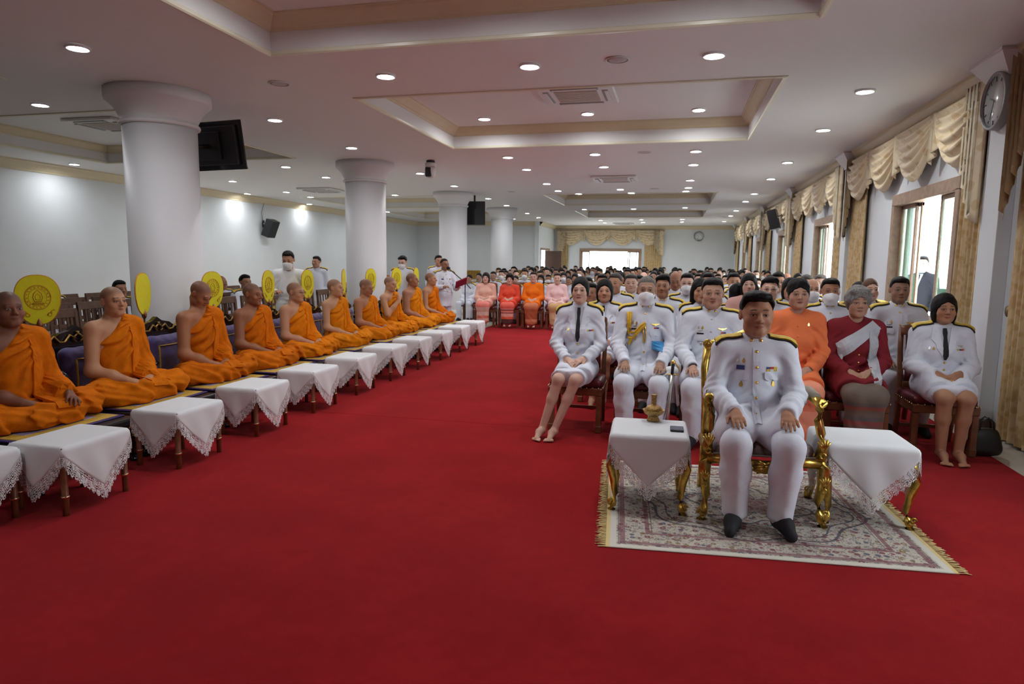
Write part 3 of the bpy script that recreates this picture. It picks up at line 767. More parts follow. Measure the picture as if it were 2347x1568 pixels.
def hand_prims(w, f, up, thumb, curl=(.25, .3), s=1.0, spread=.06):
    """w wrist, f finger direction, up back of the hand, thumb = +1/-1 side of (up x f)"""
    f = unit(f); up = np.array(up, float); up = unit(up - f * (up @ f)); lat = np.cross(up, f) * thumb
    T = lambda a, b, c: w + (f * a + lat * b + up * c) * s
    P = [rc(T(-.03, 0, 0), T(.03, 0, 0), .026 * s, .028 * s, .015), rc(T(.03, .016, 0), T(.080, .022, 0), .019 * s, .013 * s, .012), rc(T(.03, -.014, 0), T(.078, -.020, 0), .019 * s, .013 * s, .014), rc(T(.04, 0, 0), T(.082, 0, .002), .019 * s, .014 * s, .016)]
    for i, (y, L) in enumerate(((.030, .068), (.0105, .076), (-.0095, .071), (-.0285, .056))):
        a = curl[0] * (1 + .08 * i); b = a + curl[1] * (1 + .1 * i); sp = spread * (1.5 - i)
        p0 = np.array([.080 - .004 * abs(i - 1.2), y, .002])
        p1 = p0 + L * .48 * np.array([math.cos(a), sp, -math.sin(a)]); p2 = p1 + L * .52 * np.array([math.cos(b), sp * .6, -math.sin(b)])
        P += [rc(T(*p0), T(*p1), .0098 * s, .0088 * s, .005), rc(T(*p1), T(*p2), .0087 * s, .0070 * s, .003)]
    P += [rc(T(.012, .020, -.004), T(.048, .050, -.012), .0145 * s, .0115 * s, .010), rc(T(.048, .050, -.012), T(.088, .058, -.020), .0108 * s, .0080 * s, .003)]
    return P
def leg_prims(J, e=0, b=1.0, foot=True, k=.03):
    P = []
    for q in ('L', 'R'):
        P += [rc(J['hip' + q], J['knee' + q], .088 * b + e, .060 * b + e, .05), rc(J['knee' + q], J['mid' + q], .058 * b + e, .053 * b + e, k), rc(J['mid' + q], J['ank' + q], .052 * b + e, .035 * b + e, k)]
        if foot:
            a, t = J['ank' + q], J['toe' + q]
            P += [rc(a + (0, .015, -.02), a * .5 + t * .5 + (0, 0, .016), .034 + e, .031 + e, .025), rc(a * .5 + t * .5 + (0, 0, .014), t, .030 + e, .022 + e, .02)]
    return P
def toes(J):
    P = []
    for q, sx in (('L', 1), ('R', -1)):
        t = J['toe' + q]; d = unit((J['toe' + q] - J['ank' + q]) * (1, 1, 0)); l = np.array([-d[1], d[0], 0])
        for i in range(5):
            o = (i - 2) * .0155 * sx
            P.append(rc(t + l * o + d * .005, t + l * o * 1.1 + d * (.036 - .006 * i) + (0, 0, -.008), .0095, .0085 if i else .010, .005))
    return P
def torso_prims(J, e, b, fem=False, belly=1.0):
    z0, T = J['pel'][2], J['T']; c = lambda x, y, z: J['lean'] @ np.array([x, y, z]) + J['pel']
    P = [el(c(0, 0, -.01), (.160 * b + e, .120 * b + e, .115 + e), .06), el(c(0, -.012 * belly, .14 * T), (.142 * b + e, .110 * b * belly + e, .15 * T + e), .07), el(c(0, .005, .30 * T), (.152 * b + e, .112 * b + e, .155 * T + e), .07)]
    P += [rc(J['shL'] * .90 + J['neck'] * .10, J['shR'] * .90 + J['neck'] * .10, .052 * b + e, k=.06), rc(J['neck'] + (0, .005, .0), J['shL'] * .75 + J['neck'] * .25, .046 + e, .050 + e, .05), rc(J['neck'] + (0, .005, .0), J['shR'] * .75 + J['neck'] * .25, .046 + e, .050 + e, .05)]
    if fem:
        for q in (-1, 1): P.append(el(c(q * .068, -.085 * b, .27 * T), (.062 + e * .6, .052 + e * .6, .060 + e * .6), .05))
    return P
def arm_prims(J, q, e, b=1.0, k=.035, wr=1.0):
    s, m, w = J['sh' + q], J['el' + q], J['wr' + q]
    return [rc(s, m, .052 * b + e, .043 * b + e, .04), rc(m, m * .5 + w * .5, .046 * b + e, .041 * b + e, k), rc(m * .5 + w * .5, w, .041 * b + e, (.029 + e) * wr, k)]
def HAIR_CUT(z0, sl, burn=.03, thin=.006):
    """hair stops at a hairline with temples and sideburns and thins out towards it"""
    def f(P, d):
        x, y, z = np.abs(P[:, 0]), P[:, 1], P[:, 2]
        hl = z0 - sl * (y + .085) + .018 * np.exp(-((x - .052) / .016) ** 2) * np.clip((-.02 - y) * 40, 0, 1)
        hl = hl - burn * np.clip((x - .058) * 60, 0, 1) * np.exp(-((y + .012) / .022) ** 2)
        e = z - hl
        return np.maximum(d + thin * np.clip(1 - e / .028, 0, 1), -e - .004)
    return f
def strands(a, f=150.0):
    return lambda P: a * np.sin(f * P[:, 0] + 3 * np.sin(40 * P[:, 1]) + 2 * np.sin(30 * P[:, 2])) * .6 + a * .5 * np.sin(90 * P[:, 2] + 70 * P[:, 1])
def hair_sdf(style):
    scalp = lambda t, up=0: el((0, .021, .032 + up * .4), (.0765 + t, .0975 + t, .088 + t + up))
    face = lambda z=0, w=1.0: el((0, -.125, -.032 + z), (.062 * w, .095, .096), .012, sub=True)
    if style == 'buzz': return SDF([scalp(.0035)], None, HAIR_CUT(.082, .70, .02, .003))
    if style == 'short': return SDF([scalp(.006), el((0, -.01, .088), (.066, .080, .034), .03)], strands(.0012), HAIR_CUT(.088, .74, .035))
    if style == 'swept': return SDF([scalp(.005), el((.006, -.032, .098), (.062, .062, .032), .03), el((-.03, -.02, .092), (.045, .07, .032), .03), rc((-.06, -.045, .06), (-.05, .04, .05), .02, .03, .02), rc((.06, -.045, .06), (.05, .04, .05), .02, .03, .02)], strands(.0016), HAIR_CUT(.094, .74, .04))
    if style == 'side': return SDF([scalp(.008), el((.015, -.03, .090), (.066, .065, .040), .03), el((-.045, -.04, .075), (.036, .045, .03), .02)], strands(.0016), HAIR_CUT(.082, .70, .04))
    if style == 'balding': return SDF([scalp(.004)], None, lambda P, d: np.maximum(np.maximum(d, (-.03 - .1 * P[:, 1]) - P[:, 2]), np.maximum(-.018 - P[:, 1], (P[:, 2] - .06) * .9 - P[:, 1] * .3)))
    if style == 'bob': return SDF([scalp(.014, .004), el((.060, .012, -.045), (.034, .058, .075), .03), el((-.060, .012, -.045), (.034, .058, .075), .03), el((0, .065, -.045), (.070, .05, .075), .03), face(.002, 1.0), rc((0, -.02, -.14), (0, .02, -.2), .055, .06, .02, True)], strands(.0018))
    if style == 'bob_part': return SDF([scalp(.012, .004), el((.066, .012, -.035), (.026, .058, .08), .03), el((-.066, .012, -.035), (.026, .058, .08), .03), el((0, .065, -.045), (.070, .05, .08), .03), face(.010, 1.06), rc((0, -.02, -.14), (0, .02, -.2), .055, .06, .02, True), rc((.012, -.14, .115), (.012, -.03, .135), .012, .006, .008, True)], strands(.0018))
    if style == 'fluffy': return SDF([scalp(.018, .008), el((.062, -.012, .035), (.036, .055, .055), .03), el((-.062, -.012, .035), (.036, .055, .055), .03), el((.03, -.05, .092), (.05, .045, .03), .02), el((-.03, -.05, .092), (.05, .045, .03), .02), el((0, .07, -.02), (.068, .05, .06), .03), face(-.002, 1.0)], strands(.003, 110))
    if style == 'tied': return SDF([scalp(.006), el((0, .118, .012), (.040, .034, .038), .02), face(.008, 1.05)], strands(.001), lambda P, d: np.maximum(d, np.minimum((-.030 - .25 * P[:, 1]) - P[:, 2], 1)))
    if style == 'tied_part': return SDF([scalp(.009), el((0, .118, .0), (.046, .036, .042), .02), el((.066, -.005, -.01), (.020, .045, .05), .02), el((-.066, -.005, -.01), (.020, .045, .05), .02), face(.014, 1.02), rc((0, -.14, .118), (0, -.02, .135), .010, .004, .008, True)], strands(.001), lambda P, d: np.maximum(d, (-.055 - .25 * P[:, 1]) - P[:, 2]))
    if style == 'updo': return SDF([scalp(.010), el((0, .02, .082), (.070, .088, .052), .03), el((0, .10, .06), (.055, .045, .06), .03), face(.006, 1.02)], strands(.0018), lambda P, d: np.maximum(d, (-.03 - .3 * P[:, 1]) - P[:, 2]))
    if style == 'long': return SDF([scalp(.012, .003), rc((.055, .03, -.02), (.07, .02, -.19), .045, .035, .04), rc((-.055, .03, -.02), (-.07, .02, -.19), .045, .035, .04), el((0, .07, -.08), (.07, .045, .12), .03), face(-.004, .98), rc((0, -.03, -.14), (0, .01, -.25), .06, .065, .02, True)], strands(.0018))
def mask_sdf():
    return SDF([el((0, -.052, -.058), (.070, .066, .066), .02), rc((0, -.110, -.022), (0, -.116, -.070), .009, .013, .03), rc((-.04, -.075, -.115), (.04, -.075, -.115), .016, .016, .03), el((0, -.02, -.06), (.056, .060, .11), .004, sub=True)], None, lambda P, d: np.maximum(np.maximum(d, P[:, 1] + .016), P[:, 2] + .013 + .40 * (P[:, 1] + .10)))
def join(parts):
    V, F, n = [], [], 0
    for v, f in parts:
        if len(v): V.append(v); F.append(np.asarray(f) + n); n += len(v)
    return np.concatenate(V), np.concatenate(F)
def patch(S, A, B, D, t, m=4, back=.004):
    """a thin piece of cloth lying on surface S between two polylines of start points, traced along D"""
    A, B = np.array(A, float), np.array(B, float); n = len(A)
    P = np.stack([A + (B - A) * (j / m) for j in range(m + 1)], 1).reshape(-1, 3)
    Q = S.trace(P, unit(D)); N = S.normal(Q)
    U = Q + N * t; L = Q - N * back; k = n * (m + 1); F = []
    ix = lambda i, j: i * (m + 1) + j
    for i in range(n - 1):
        for j in range(m): F.append((ix(i, j), ix(i + 1, j), ix(i + 1, j + 1), ix(i, j + 1)))
    rim = [ix(i, 0) for i in range(n)] + [ix(n - 1, j) for j in range(1, m + 1)] + [ix(i, m) for i in range(n - 2, -1, -1)] + [ix(0, j) for j in range(m - 1, 0, -1)]
    for a, b in zip(rim, rim[1:] + rim[:1]): F.append((b, a, a + k, b + k))
    me = npmesh('patch', np.concatenate([U, L]), np.array(F), None, False)
    bm = bmesh.new(); bm.from_mesh(me); bmesh.ops.recalc_face_normals(bm, faces=bm.faces[:]); bm.to_mesh(me); bm.free()
    return me
def attach(par, name, me, m, col=None):
    me.name = name; me.materials.clear(); me.materials.append(m)
    o = link(name, me, par)
    if col: o.color = (*col, 1)
    return o
_disc = {}
def stud(par, name, S, x, z, r, m, shape='disc', y0=-.6, flat=.4):
    """small badge or button on the front of a garment"""
    key = (r, m.name, shape)
    if key not in _disc:
        if shape == 'disc': _disc[key] = G().lathe([(0, -r * .2), (r, -r * .2), (r, r * flat * .4), (r * .7, r * flat * .85), (0, r * flat)], 14).mesh(name, m)
        elif shape == 'drop': _disc[key] = G().prism([(0, r * 1.5), (r * .55, r * .5), (r * .85, -r * .4), (r * .4, -r * 1.1), (-r * .4, -r * 1.1), (-r * .85, -r * .4), (-r * .55, r * .5)], r * .35).mesh(name, m)
        elif shape == 'wings': _disc[key] = G().prism([(0, r * .35), (r * .3, r * .18), (r * 1.6, r * .42), (r * 1.25, r * .05), (r * .3, -r * .28), (0, -r * .5), (-r * .3, -r * .28), (-r * 1.25, r * .05), (-r * 1.6, r * .42), (-r * .3, r * .18)], r * .2).mesh(name, m)
    q = S.trace([(x, y0, z)], (0, 1, 0))[0]; N = S.normal(q[None])[0]
    o = link(name, _disc[key], par, q)
    zz = Vector(N); up = Vector((0, 0, 1)); xx = up.cross(zz).normalized(); yy = zz.cross(xx)
    o.rotation_euler = Matrix((xx, yy, zz)).transposed().to_euler()
    return o
def spec(**k):
    d = dict(pose='seat', hs=.47, ztop=1.38, s=1.03, sh=.185, b=1.0, belly=1.0, fem=False, yaw=0, pitch=0, roll=0, wx=1.0, jaw=1.0, nose=1.0, arms='knees', legs='apart', outfit='uniform', hair='short', haircol=(.006, .005, .005), skin=(.50, .29, .19), lip=0, mask=False, lod=0, lean=0, spread=1.0, glasses=False, seed=1, col=WHITE_U, skirt=None, shaved=False, badges=1, feet='sock')
    d.update(k); return d
LODS = {0: (.0046, .0052, .0094, .032), 1: (.0072, .0080, .0150, .040), 2: (.0112, .014, .023, .050)}
def seat_joints(p):
    hs, s = p['hs'], p['s']; J = {}
    T = (p['ztop'] - hs - .10 - .275 * s) / .47; J['T'] = T
    J['pel'] = np.array([0, 0, hs + .10]); J['lean'] = rotm(x=p['lean'])
    c = lambda x, y, z: J['lean'] @ np.array([x, y, z]) + J['pel']
    J['neck'] = c(0, .015, .47 * T); J['head'] = J['neck'] + np.array([0, -.035 * s, .160 * s])
    sh = p['sh']; J['shL'] = c(sh, .005, .415 * T); J['shR'] = c(-sh, .005, .415 * T)
    return J
def set_limbs(J, p):
    hs, a, w = p['hs'], p['arms'], p['spread']
    for q, x in (('L', 1), ('R', -1)):
        sh = J['sh' + q]
        if a == 'knees': J['el' + q] = sh + (x * .050, -.10, -.255); J['wr' + q] = np.array([x * .150 * w, -.335, hs + .200])
        elif a == 'lap': J['el' + q] = sh + (x * .045, -.07, -.265); J['wr' + q] = np.array([x * .085, -.235, hs + .195])
        elif a == 'side': J['el' + q] = sh + (x * .05, .01, -.28); J['wr' + q] = sh + (x * .05, -.05, -.52)
        elif a == 'read': J['el' + q] = sh + (x * .07, -.06, -.27); J['wr' + q] = sh + (x * -.02, -.28, -.24)
    if p['pose'] == 'seat':
        L = p['legs']
        kx, ax, ay, tx = {'apart': (.15 * w, .13 * w, -.40, .04), 'together': (.075, .06, -.42, .0), 'slant': (.075, .055, -.50, .0)}[L]
        off = -.15 if L == 'slant' else 0
        for q, x in (('L', 1), ('R', -1)):
            J['hip' + q] = np.array([x * .085, -.02, hs + .065]); J['knee' + q] = np.array([x * kx + off * .25, -.455, hs + .045])
            J['ank' + q] = np.array([x * ax + off * 1.25, ay, .075]); J['toe' + q] = J['ank' + q] + (x * tx + off * .12, -.135, -.052)
    else:
        for q, x in (('L', 1), ('R', -1)):
            J['hip' + q] = np.array([x * .09, 0, hs + .06]); J['knee' + q] = np.array([x * .10, -.01, hs * .54]); J['ank' + q] = np.array([x * .10, .01, .075]); J['toe' + q] = np.array([x * .12, -.13, .023])
    for q in 'LR':
        k, a_ = J['knee' + q], J['ank' + q]; J['mid' + q] = k + (a_ - k) * .38 + (0, .012, 0)
def hands_for(J, p):
    a = p['arms']; P = []
    for q, x in (('L', 1), ('R', -1)):
        w = J['wr' + q]; th = {1: 1, -1: -1}[x]
        if a == 'knees': P += hand_prims(w, (-x * .12, -1, -.28), (0, -.28, 1), th, (.16, .25))
        elif a == 'lap': P += hand_prims(w + (0, 0, .0 if x < 0 else .012), (-x * .80, -.62, -.28), (0, -.35, 1), th, (.28, .42))
        elif a == 'side': P += hand_prims(w, (0, -.15, -1), (x, 0, 0), th, (.2, .3))
        elif a == 'read': P += hand_prims(w, (-x * .5, -1, .25), (x * .4, .3, .9), th, (.4, .5))
    return P
def finish_body(parts, J, p, R, mat_):
    V, F = join(parts)
    me = npmesh('person', V, F, mat_)
    hc = (V - J['head']) @ R / p['s']; hc[:, 0] /= p['wx']
    far = np.linalg.norm(V - J['head'], axis=1) > .17 * p['s']; hc[far] = 9
    at = me.attributes.new('hc', 'FLOAT_VECTOR', 'POINT'); at.data.foreach_set('vector', hc.astype(np.float32).ravel())
    return me
def head_rot(p): return rotm(0, 0, p['yaw']) @ rotm(-p['pitch'], p['roll'], 0)
def head_kit(par, J, p, R):
    """hair, mask, glasses as children"""
    h = LODS[p['lod']][0]; s, wx = p['s'], p['wx']
    tow = lambda V: J['head'] + (V * s * np.array([wx, 1, 1])) @ R.T
    if p['hair']:
        V, F = polygonise(hair_sdf(p['hair']), h * 1.4 / s); o = link('hair', npmesh('hair', tow(V), F, HAIRM), par); o.color = (*p['haircol'], 1)
    if p['mask']:
        V, F = polygonise(mask_sdf(), h * 1.1 / s); o = link('face_mask', npmesh('face_mask', tow(V), F, p.get('maskmat', MASKM)), par)
        if p['lod'] < 2:
            g = G()
            for q in (-1, 1): g.tube([tow(np.array([(q * .058, -.04, z0)]))[0] for z0 in (-.045,)] + [tow(np.array([(q * .074, -.005, -.02)]))[0], tow(np.array([(q * .083, .02, -.012)]))[0]], .0014, 5)
            g.obj('ear_loop', MASKM, o)
    if p['glasses']:
        g = G()
        for q in (-1, 1):
            pts = [tow(np.array([(q * .032 + .019 * math.cos(a), -.104, .0 + .0145 * math.sin(a))]))[0] for a in np.linspace(0, 2 * PI, 15)]
            g.tube(pts, .0013, 5)
            g.tube([tow(np.array([(q * .051, -.102, .004)]))[0], tow(np.array([(q * .075, -.06, .006)]))[0], tow(np.array([(q * .082, .01, .006)]))[0]], .0013, 5)
        g.tube([tow(np.array([(-.013, -.106, .002)]))[0], tow(np.array([(.013, -.106, .002)]))[0]], .0013, 5)
        g.obj('eyeglasses', DARKM, par)
def wrinkles(lst):
    """lst of (centre, radius, direction, frequency, amplitude)"""
    lst = [(np.array(c, np.float32), np.float32(r), unit(d).astype(np.float32), np.float32(f), np.float32(a)) for c, r, d, f, a in lst]
    w1, w2 = np.array([17., 11., 23.], np.float32), np.array([-21., 19., 9.], np.float32)
    def fn(P):
        out = np.zeros(len(P), np.float32); wob = None
        lo, hi = P.min(0), P.max(0)
        for c, r, d, f, a in lst:
            if np.any(c < lo - 1.9 * r) or np.any(c > hi + 1.9 * r): continue
            if wob is None: wob = np.sin(P @ w1) + np.sin(P @ w2 + np.float32(1.3))
            q = P - c; g = np.exp(-(q[:, 0] ** 2 + q[:, 1] ** 2 + q[:, 2] ** 2) / (r * r)); g = np.maximum(g - np.float32(.03), 0)
            out += a * g * np.sin(f * (q @ d) + 1.6 * wob)
        return out
    return fn
def jacket_sdf(J, p):
    hs, b = p['hs'], p['b']; P = torso_prims(J, .013, b, p['fem'], p['belly'])
    for q in 'LR':
        w, m = J['wr' + q], J['el' + q]; d = unit(w - m); e = w + d * .0
        A = arm_prims(J, q, .014, b, .035, 1.15)
        A[2]['cut'] = [(e, d)]; A[2]['b'] = w + d * .03
        P += A
    if p['outfit'] == 'uniform':                                    # standing collar
        n = J['neck']; P.append(rc(n + (0, .006, -.01), n + (0, -.006, .058), .070, .064, .015, cut=[(n + (0, 0, .052), (0, -.35, 1))]))
    if p['pose'] == 'seat':                                          # skirt of the jacket over the lap
        y = -.19 if not p['fem'] else -.15
        for q, x in (('L', 1), ('R', -1)): P.append(rc((x * .085, -.02, hs + .085), (x * (.13 if p['legs'] == 'apart' else .085), -.30, hs + .075), .126 * b, .112 * b, .05, cut=[((0, y, 0), (0, -1, -.35))]))
    else:
        for q, x in (('L', 1), ('R', -1)): P.append(rc((x * .075, 0, hs + .06), (x * .08, 0, hs - .2), .118 * b, .122 * b, .06, cut=[((0, 0, hs - .14), (0, 0, -1))]))
    el_, er = J['elL'], J['elR']; T = J['T']; z = J['pel'][2]
    disp = wrinkles([(el_, .10, (.5, .5, 1), 120, .0065), (er, .10, (-.5, .5, 1), 120, .0065), ((.05, -.13, z + .09 * T), .12, (.35, 0, 1), 95, .006), ((-.06, -.13, z + .12 * T), .11, (-.4, 0, 1), 95, .0055), ((.15, -.06, z + .30 * T), .09, (1, 0, .8), 110, .0055), ((-.15, -.06, z + .30 * T), .09, (-1, 0, .8), 110, .0055),
                     ((J['elL'] * .4 + J['wrL'] * .6), .10, (.6, 1, .5), 105, .005), ((J['elR'] * .4 + J['wrR'] * .6), .10, (-.6, 1, .5), 105, .005), ((J['shL'] + J['elL']) / 2, .09, (.7, .6, .5), 85, .0045), ((J['shR'] + J['elR']) / 2, .09, (-.7, .6, .5), 85, .0045), ((.12, -.1, z), .1, (1, .4, .6), 60, .004), ((-.12, -.1, z), .1, (-1, .4, .6), 60, .004)])
    return SDF(P, disp if p['lod'] < 2 else None)
def trousers_sdf(J, p):
    b = p['b']; P = [el(J['pel'] + (0, 0, -.03), (.150 * b, .118 * b, .095), .05)] + leg_prims(J, .013, b, False, .04)
    for q in 'LR':
        a, m = J['ank' + q], J['mid' + q]; d = unit(a - m)
        k_ = J['knee' + q]
        P.append(rc(k_ + (0, -.052, -.06), a + (0, -.060, .03), .016, .014, .05))
        P += [rc(k_ + (0, .008, -.03), m, .070 * b, .074, .04), rc(m, a + d * .02, .074, .067, .04, cut=[(a + (0, 0, .008), (0, -.15, -1))])]
    w = []
    for q, x in (('L', 1), ('R', -1)):
        w += [(J['knee' + q] + (0, .03, -.05), .08, (x * .3, 1, -.6), 85, .005), (J['hip' + q] + (0, -.1, .05), .11, (x, -.8, 0), 60, .005), (J['mid' + q] + (0, 0, -.10), .13, (0, .5, 1), 55, .004)]
    return SDF(P, wrinkles(w) if p['lod'] < 2 else None)
def skirt_sdf(J, p):
    hs, b, long_ = p['hs'], p['b'], p['skirt'] == 'long'
    P = [el(J['pel'] + (0, 0, -.03), (.160 * b, .125 * b, .095), .05)]
    for q in 'LR':
        k, a = J['knee' + q], J['ank' + q]
        if long_: P += [rc(J['hip' + q], k, .098 * b, .076, .08), rc(k, a + (0, 0, .02), .074, .072, .08, cut=[((0, 0, .13), (0, 0, -1))])]
        else: P += [rc(J['hip' + q], k + (0, .03, 0), .098 * b, .080, .12, cut=[(k * (0, 1, 1) + (0, .055, 0), (0, -1, -.35))])]
    if long_: m = (J['ankL'] + J['ankR']) / 2; P.append(rc((J['kneeL'] + J['kneeR']) / 2 + (0, .02, -.02), m + (0, .02, 0), .062, .078, .08, cut=[((0, 0, .13), (0, 0, -1))]))
    return SDF(P, wrinkles([((0, -.3, hs + .1), .16, (1, .5, 0), 60, .004), ((0, -.45, .3), .2, (1, 0, .25), 48, .006)]))
def epaulettes(par, S, J, m_top=None, rim=BLACKC):
    for q, x in (('L', 1), ('R', -1)):
        a = J['neck'] * .60 + J['sh' + q] * .40; e = J['sh' + q] + (x * .046, 0, 0)
        def strip(i0, i1, w):
            A, B = [], []
            for t in np.linspace(i0, i1, 6):
                c = a + (e - a) * t; ww = w * (.85 + .15 * t)
                A.append((c[0], c[1] - ww - .012, c[2] + .25)); B.append((c[0], c[1] + ww - .012, c[2] + .25))
            return A, B
        A, B = strip(0, 1, .037); ep = attach(par, 'epaulette', patch(S, A, B, (0, 0, -1), .010, 4, .01), rim)
        A, B = strip(.04, .97, .031); attach(par, 'gold_braid', patch(S, A, B, (0, 0, -1), .017, 4), m_top or GOLDC)
def front(x, z): return (x, -.6, z)
def uniform_kit(jk, S, J, p):
    """placket, buttons, pockets, badges, epaulettes on a standing-collar tunic"""
    T, z = J['T'], J['pel'][2]; top = J['neck'][2] - .025
    epaulettes(jk, S, J)
    if p['lod'] > 1: return
    zb = z + .03
    zs = np.linspace(top, zb, 12)
    attach(jk, 'placket', patch(S, [front(-.020, q) for q in zs], [front(.020, q) for q in zs], (0, 1, 0), .0045, 2), CLOTH, p['col'])
    for q in np.linspace(top - .02, zb + .035, 5): stud(jk, 'button', S, 0, q, .0105, p.get('btn', GOLDP), flat=.8)
    zc = z + .305 * T
    for x in (-1, 1):
        xs = np.linspace(.045, .135, 9) * x
        bot = [zc - .040 - .010 * abs(math.sin(2 * PI * i / 8)) + (.006 if i in (0, 8) else 0) for i in range(9)]
        attach(jk, 'pocket_flap', patch(S, [front(q, zc) for q in xs], [front(q, bb) for q, bb in zip(xs, bot)], (0, 1, 0), .0085, 3), CLOTH, p['col'])
        stud(jk, 'collar_badge', S, x * .028, J['neck'][2] + .022, .0115, GOLDP)
    if p['badges']:
        bd = p['badges']
        if bd in (1, 2, 3):
            rows = ((NAVY, REDC, GOLDC), (GOLDC, WHITEP, GOLDC)) if bd != 3 else ((WHITEP, REDC, NAVY),)
            for r_, cs in enumerate(rows):
                for i, mm in enumerate(cs):
                    x0 = .058 + .021 * i; z0 = zc + .022 - .014 * r_ + .012
                    attach(jk, 'ribbon', patch(S, [front(x0, z0), front(x0 + .02, z0)], [front(x0, z0 - .013), front(x0 + .02, z0 - .013)], (0, 1, 0), .004, 2), mm)
        if bd in (2, 3): stud(jk, 'wing_badge', S, .09, zc + .058, .026, GOLDP, 'wings')
        stud(jk, 'badge', S, -.105, zc + .066, .011, SILVP, 'drop'); stud(jk, 'badge', S, -.073, zc + .066, .012, GOLDP, 'drop')
        if bd == 1: tagc = attach(jk, 'emblem_plate', patch(S, [front(-.112, zc + .038), front(-.068, zc + .038)], [front(-.112, zc + .012), front(-.068, zc + .012)], (0, 1, 0), .004, 2), NAVY); stud(jk, 'emblem', S, -.09, zc + .026, .012, GOLDP, 'wings')
        else: attach(jk, 'name_plate', patch(S, [front(-.118, zc + .022), front(-.062, zc + .022)], [front(-.118, zc + .010), front(-.062, zc + .010)], (0, 1, 0), .004, 2), DARKM); stud(jk, 'badge', S, -.09, zc + .040, .014, SILVP, 'wings')
        if bd == 1: stud(jk, 'badge', S, .098, zc - .068, .014, GOLDP, 'drop', flat=.5); stud(jk, 'badge', S, -.085, zc - .075, .015, GOLDP, 'drop', flat=.5)
        if bd == 3: stud(jk, 'badge', S, -.08, zc - .07, .014, SILVP)
def suit_kit(jk, S, J, p):
    if p.get('plain'): epaulettes_ = lambda *a: None
    else: epaulettes_ = epaulettes
    T, z = J['T'], J['pel'][2]; n = J['neck']; vb = z + .20 * T; top = n[2] + .012
    epaulettes_(jk, S, J)
    zs = np.linspace(top, vb, 9); wd = lambda q: max(.0015, .047 * (q - vb) / (top - vb))
    attach(jk, 'shirt_front', patch(S, [front(-wd(q), q) for q in zs], [front(wd(q), q) for q in zs], (0, 1, 0), .003, 6), CLOTH, (.66, .69, .78))
    if p['lod'] > 1: return
    attach(jk, 'necktie', patch(S, [front(-w, q) for q, w in zip(np.linspace(top - .01, vb + .012, 8), (.012, .016, .011, .014, .018, .021, .022, .006))], [front(w, q) for q, w in zip(np.linspace(top - .01, vb + .012, 8), (.012, .016, .011, .014, .018, .021, .022, .006))], (0, 1, 0), .0135, 3), BLACKC)
    if p.get('plain'): return
    for x in (-1, 1):
        za = np.linspace(top, vb, 9); ow = (.066, .078, .088, .098, .072, .076, .056, .032, .003)
        attach(jk, 'lapel', patch(S, [front(x * wd(q), q) for q in za], [front(x * (max(wd(q), 0) + (o - .02) * .8 + .004), q + .0) for q, o in zip(za, ow)], (0, 1, 0), .0105, 4), CLOTH, p['col'])
        stud(jk, 'collar_badge', S, x * .078, top - .045, .009, GOLDP)
    for q in np.linspace(vb - .012, z + .06, 3): stud(jk, 'button', S, 0, q, .0095, GOLDP, flat=.8)
    zc = z + .295 * T
    for i, mm in enumerate((GOLDC, NAVY, REDC, GOLDC)[:4]):
        x0 = .082 + .016 * i; attach(jk, 'ribbon', patch(S, [front(x0, zc + .012), front(x0 + .015, zc + .012)], [front(x0, zc), front(x0 + .015, zc)], (0, 1, 0), .004, 2), mm)
    if p['badges'] == 2: stud(jk, 'wing_badge', S, .112, zc + .034, .02, SILVP, 'wings')
    stud(jk, 'badge', S, -.112, zc + .01, .011, SILVP, 'drop'); stud(jk, 'badge', S, -.085, zc + .01, .011, GOLDP, 'drop')
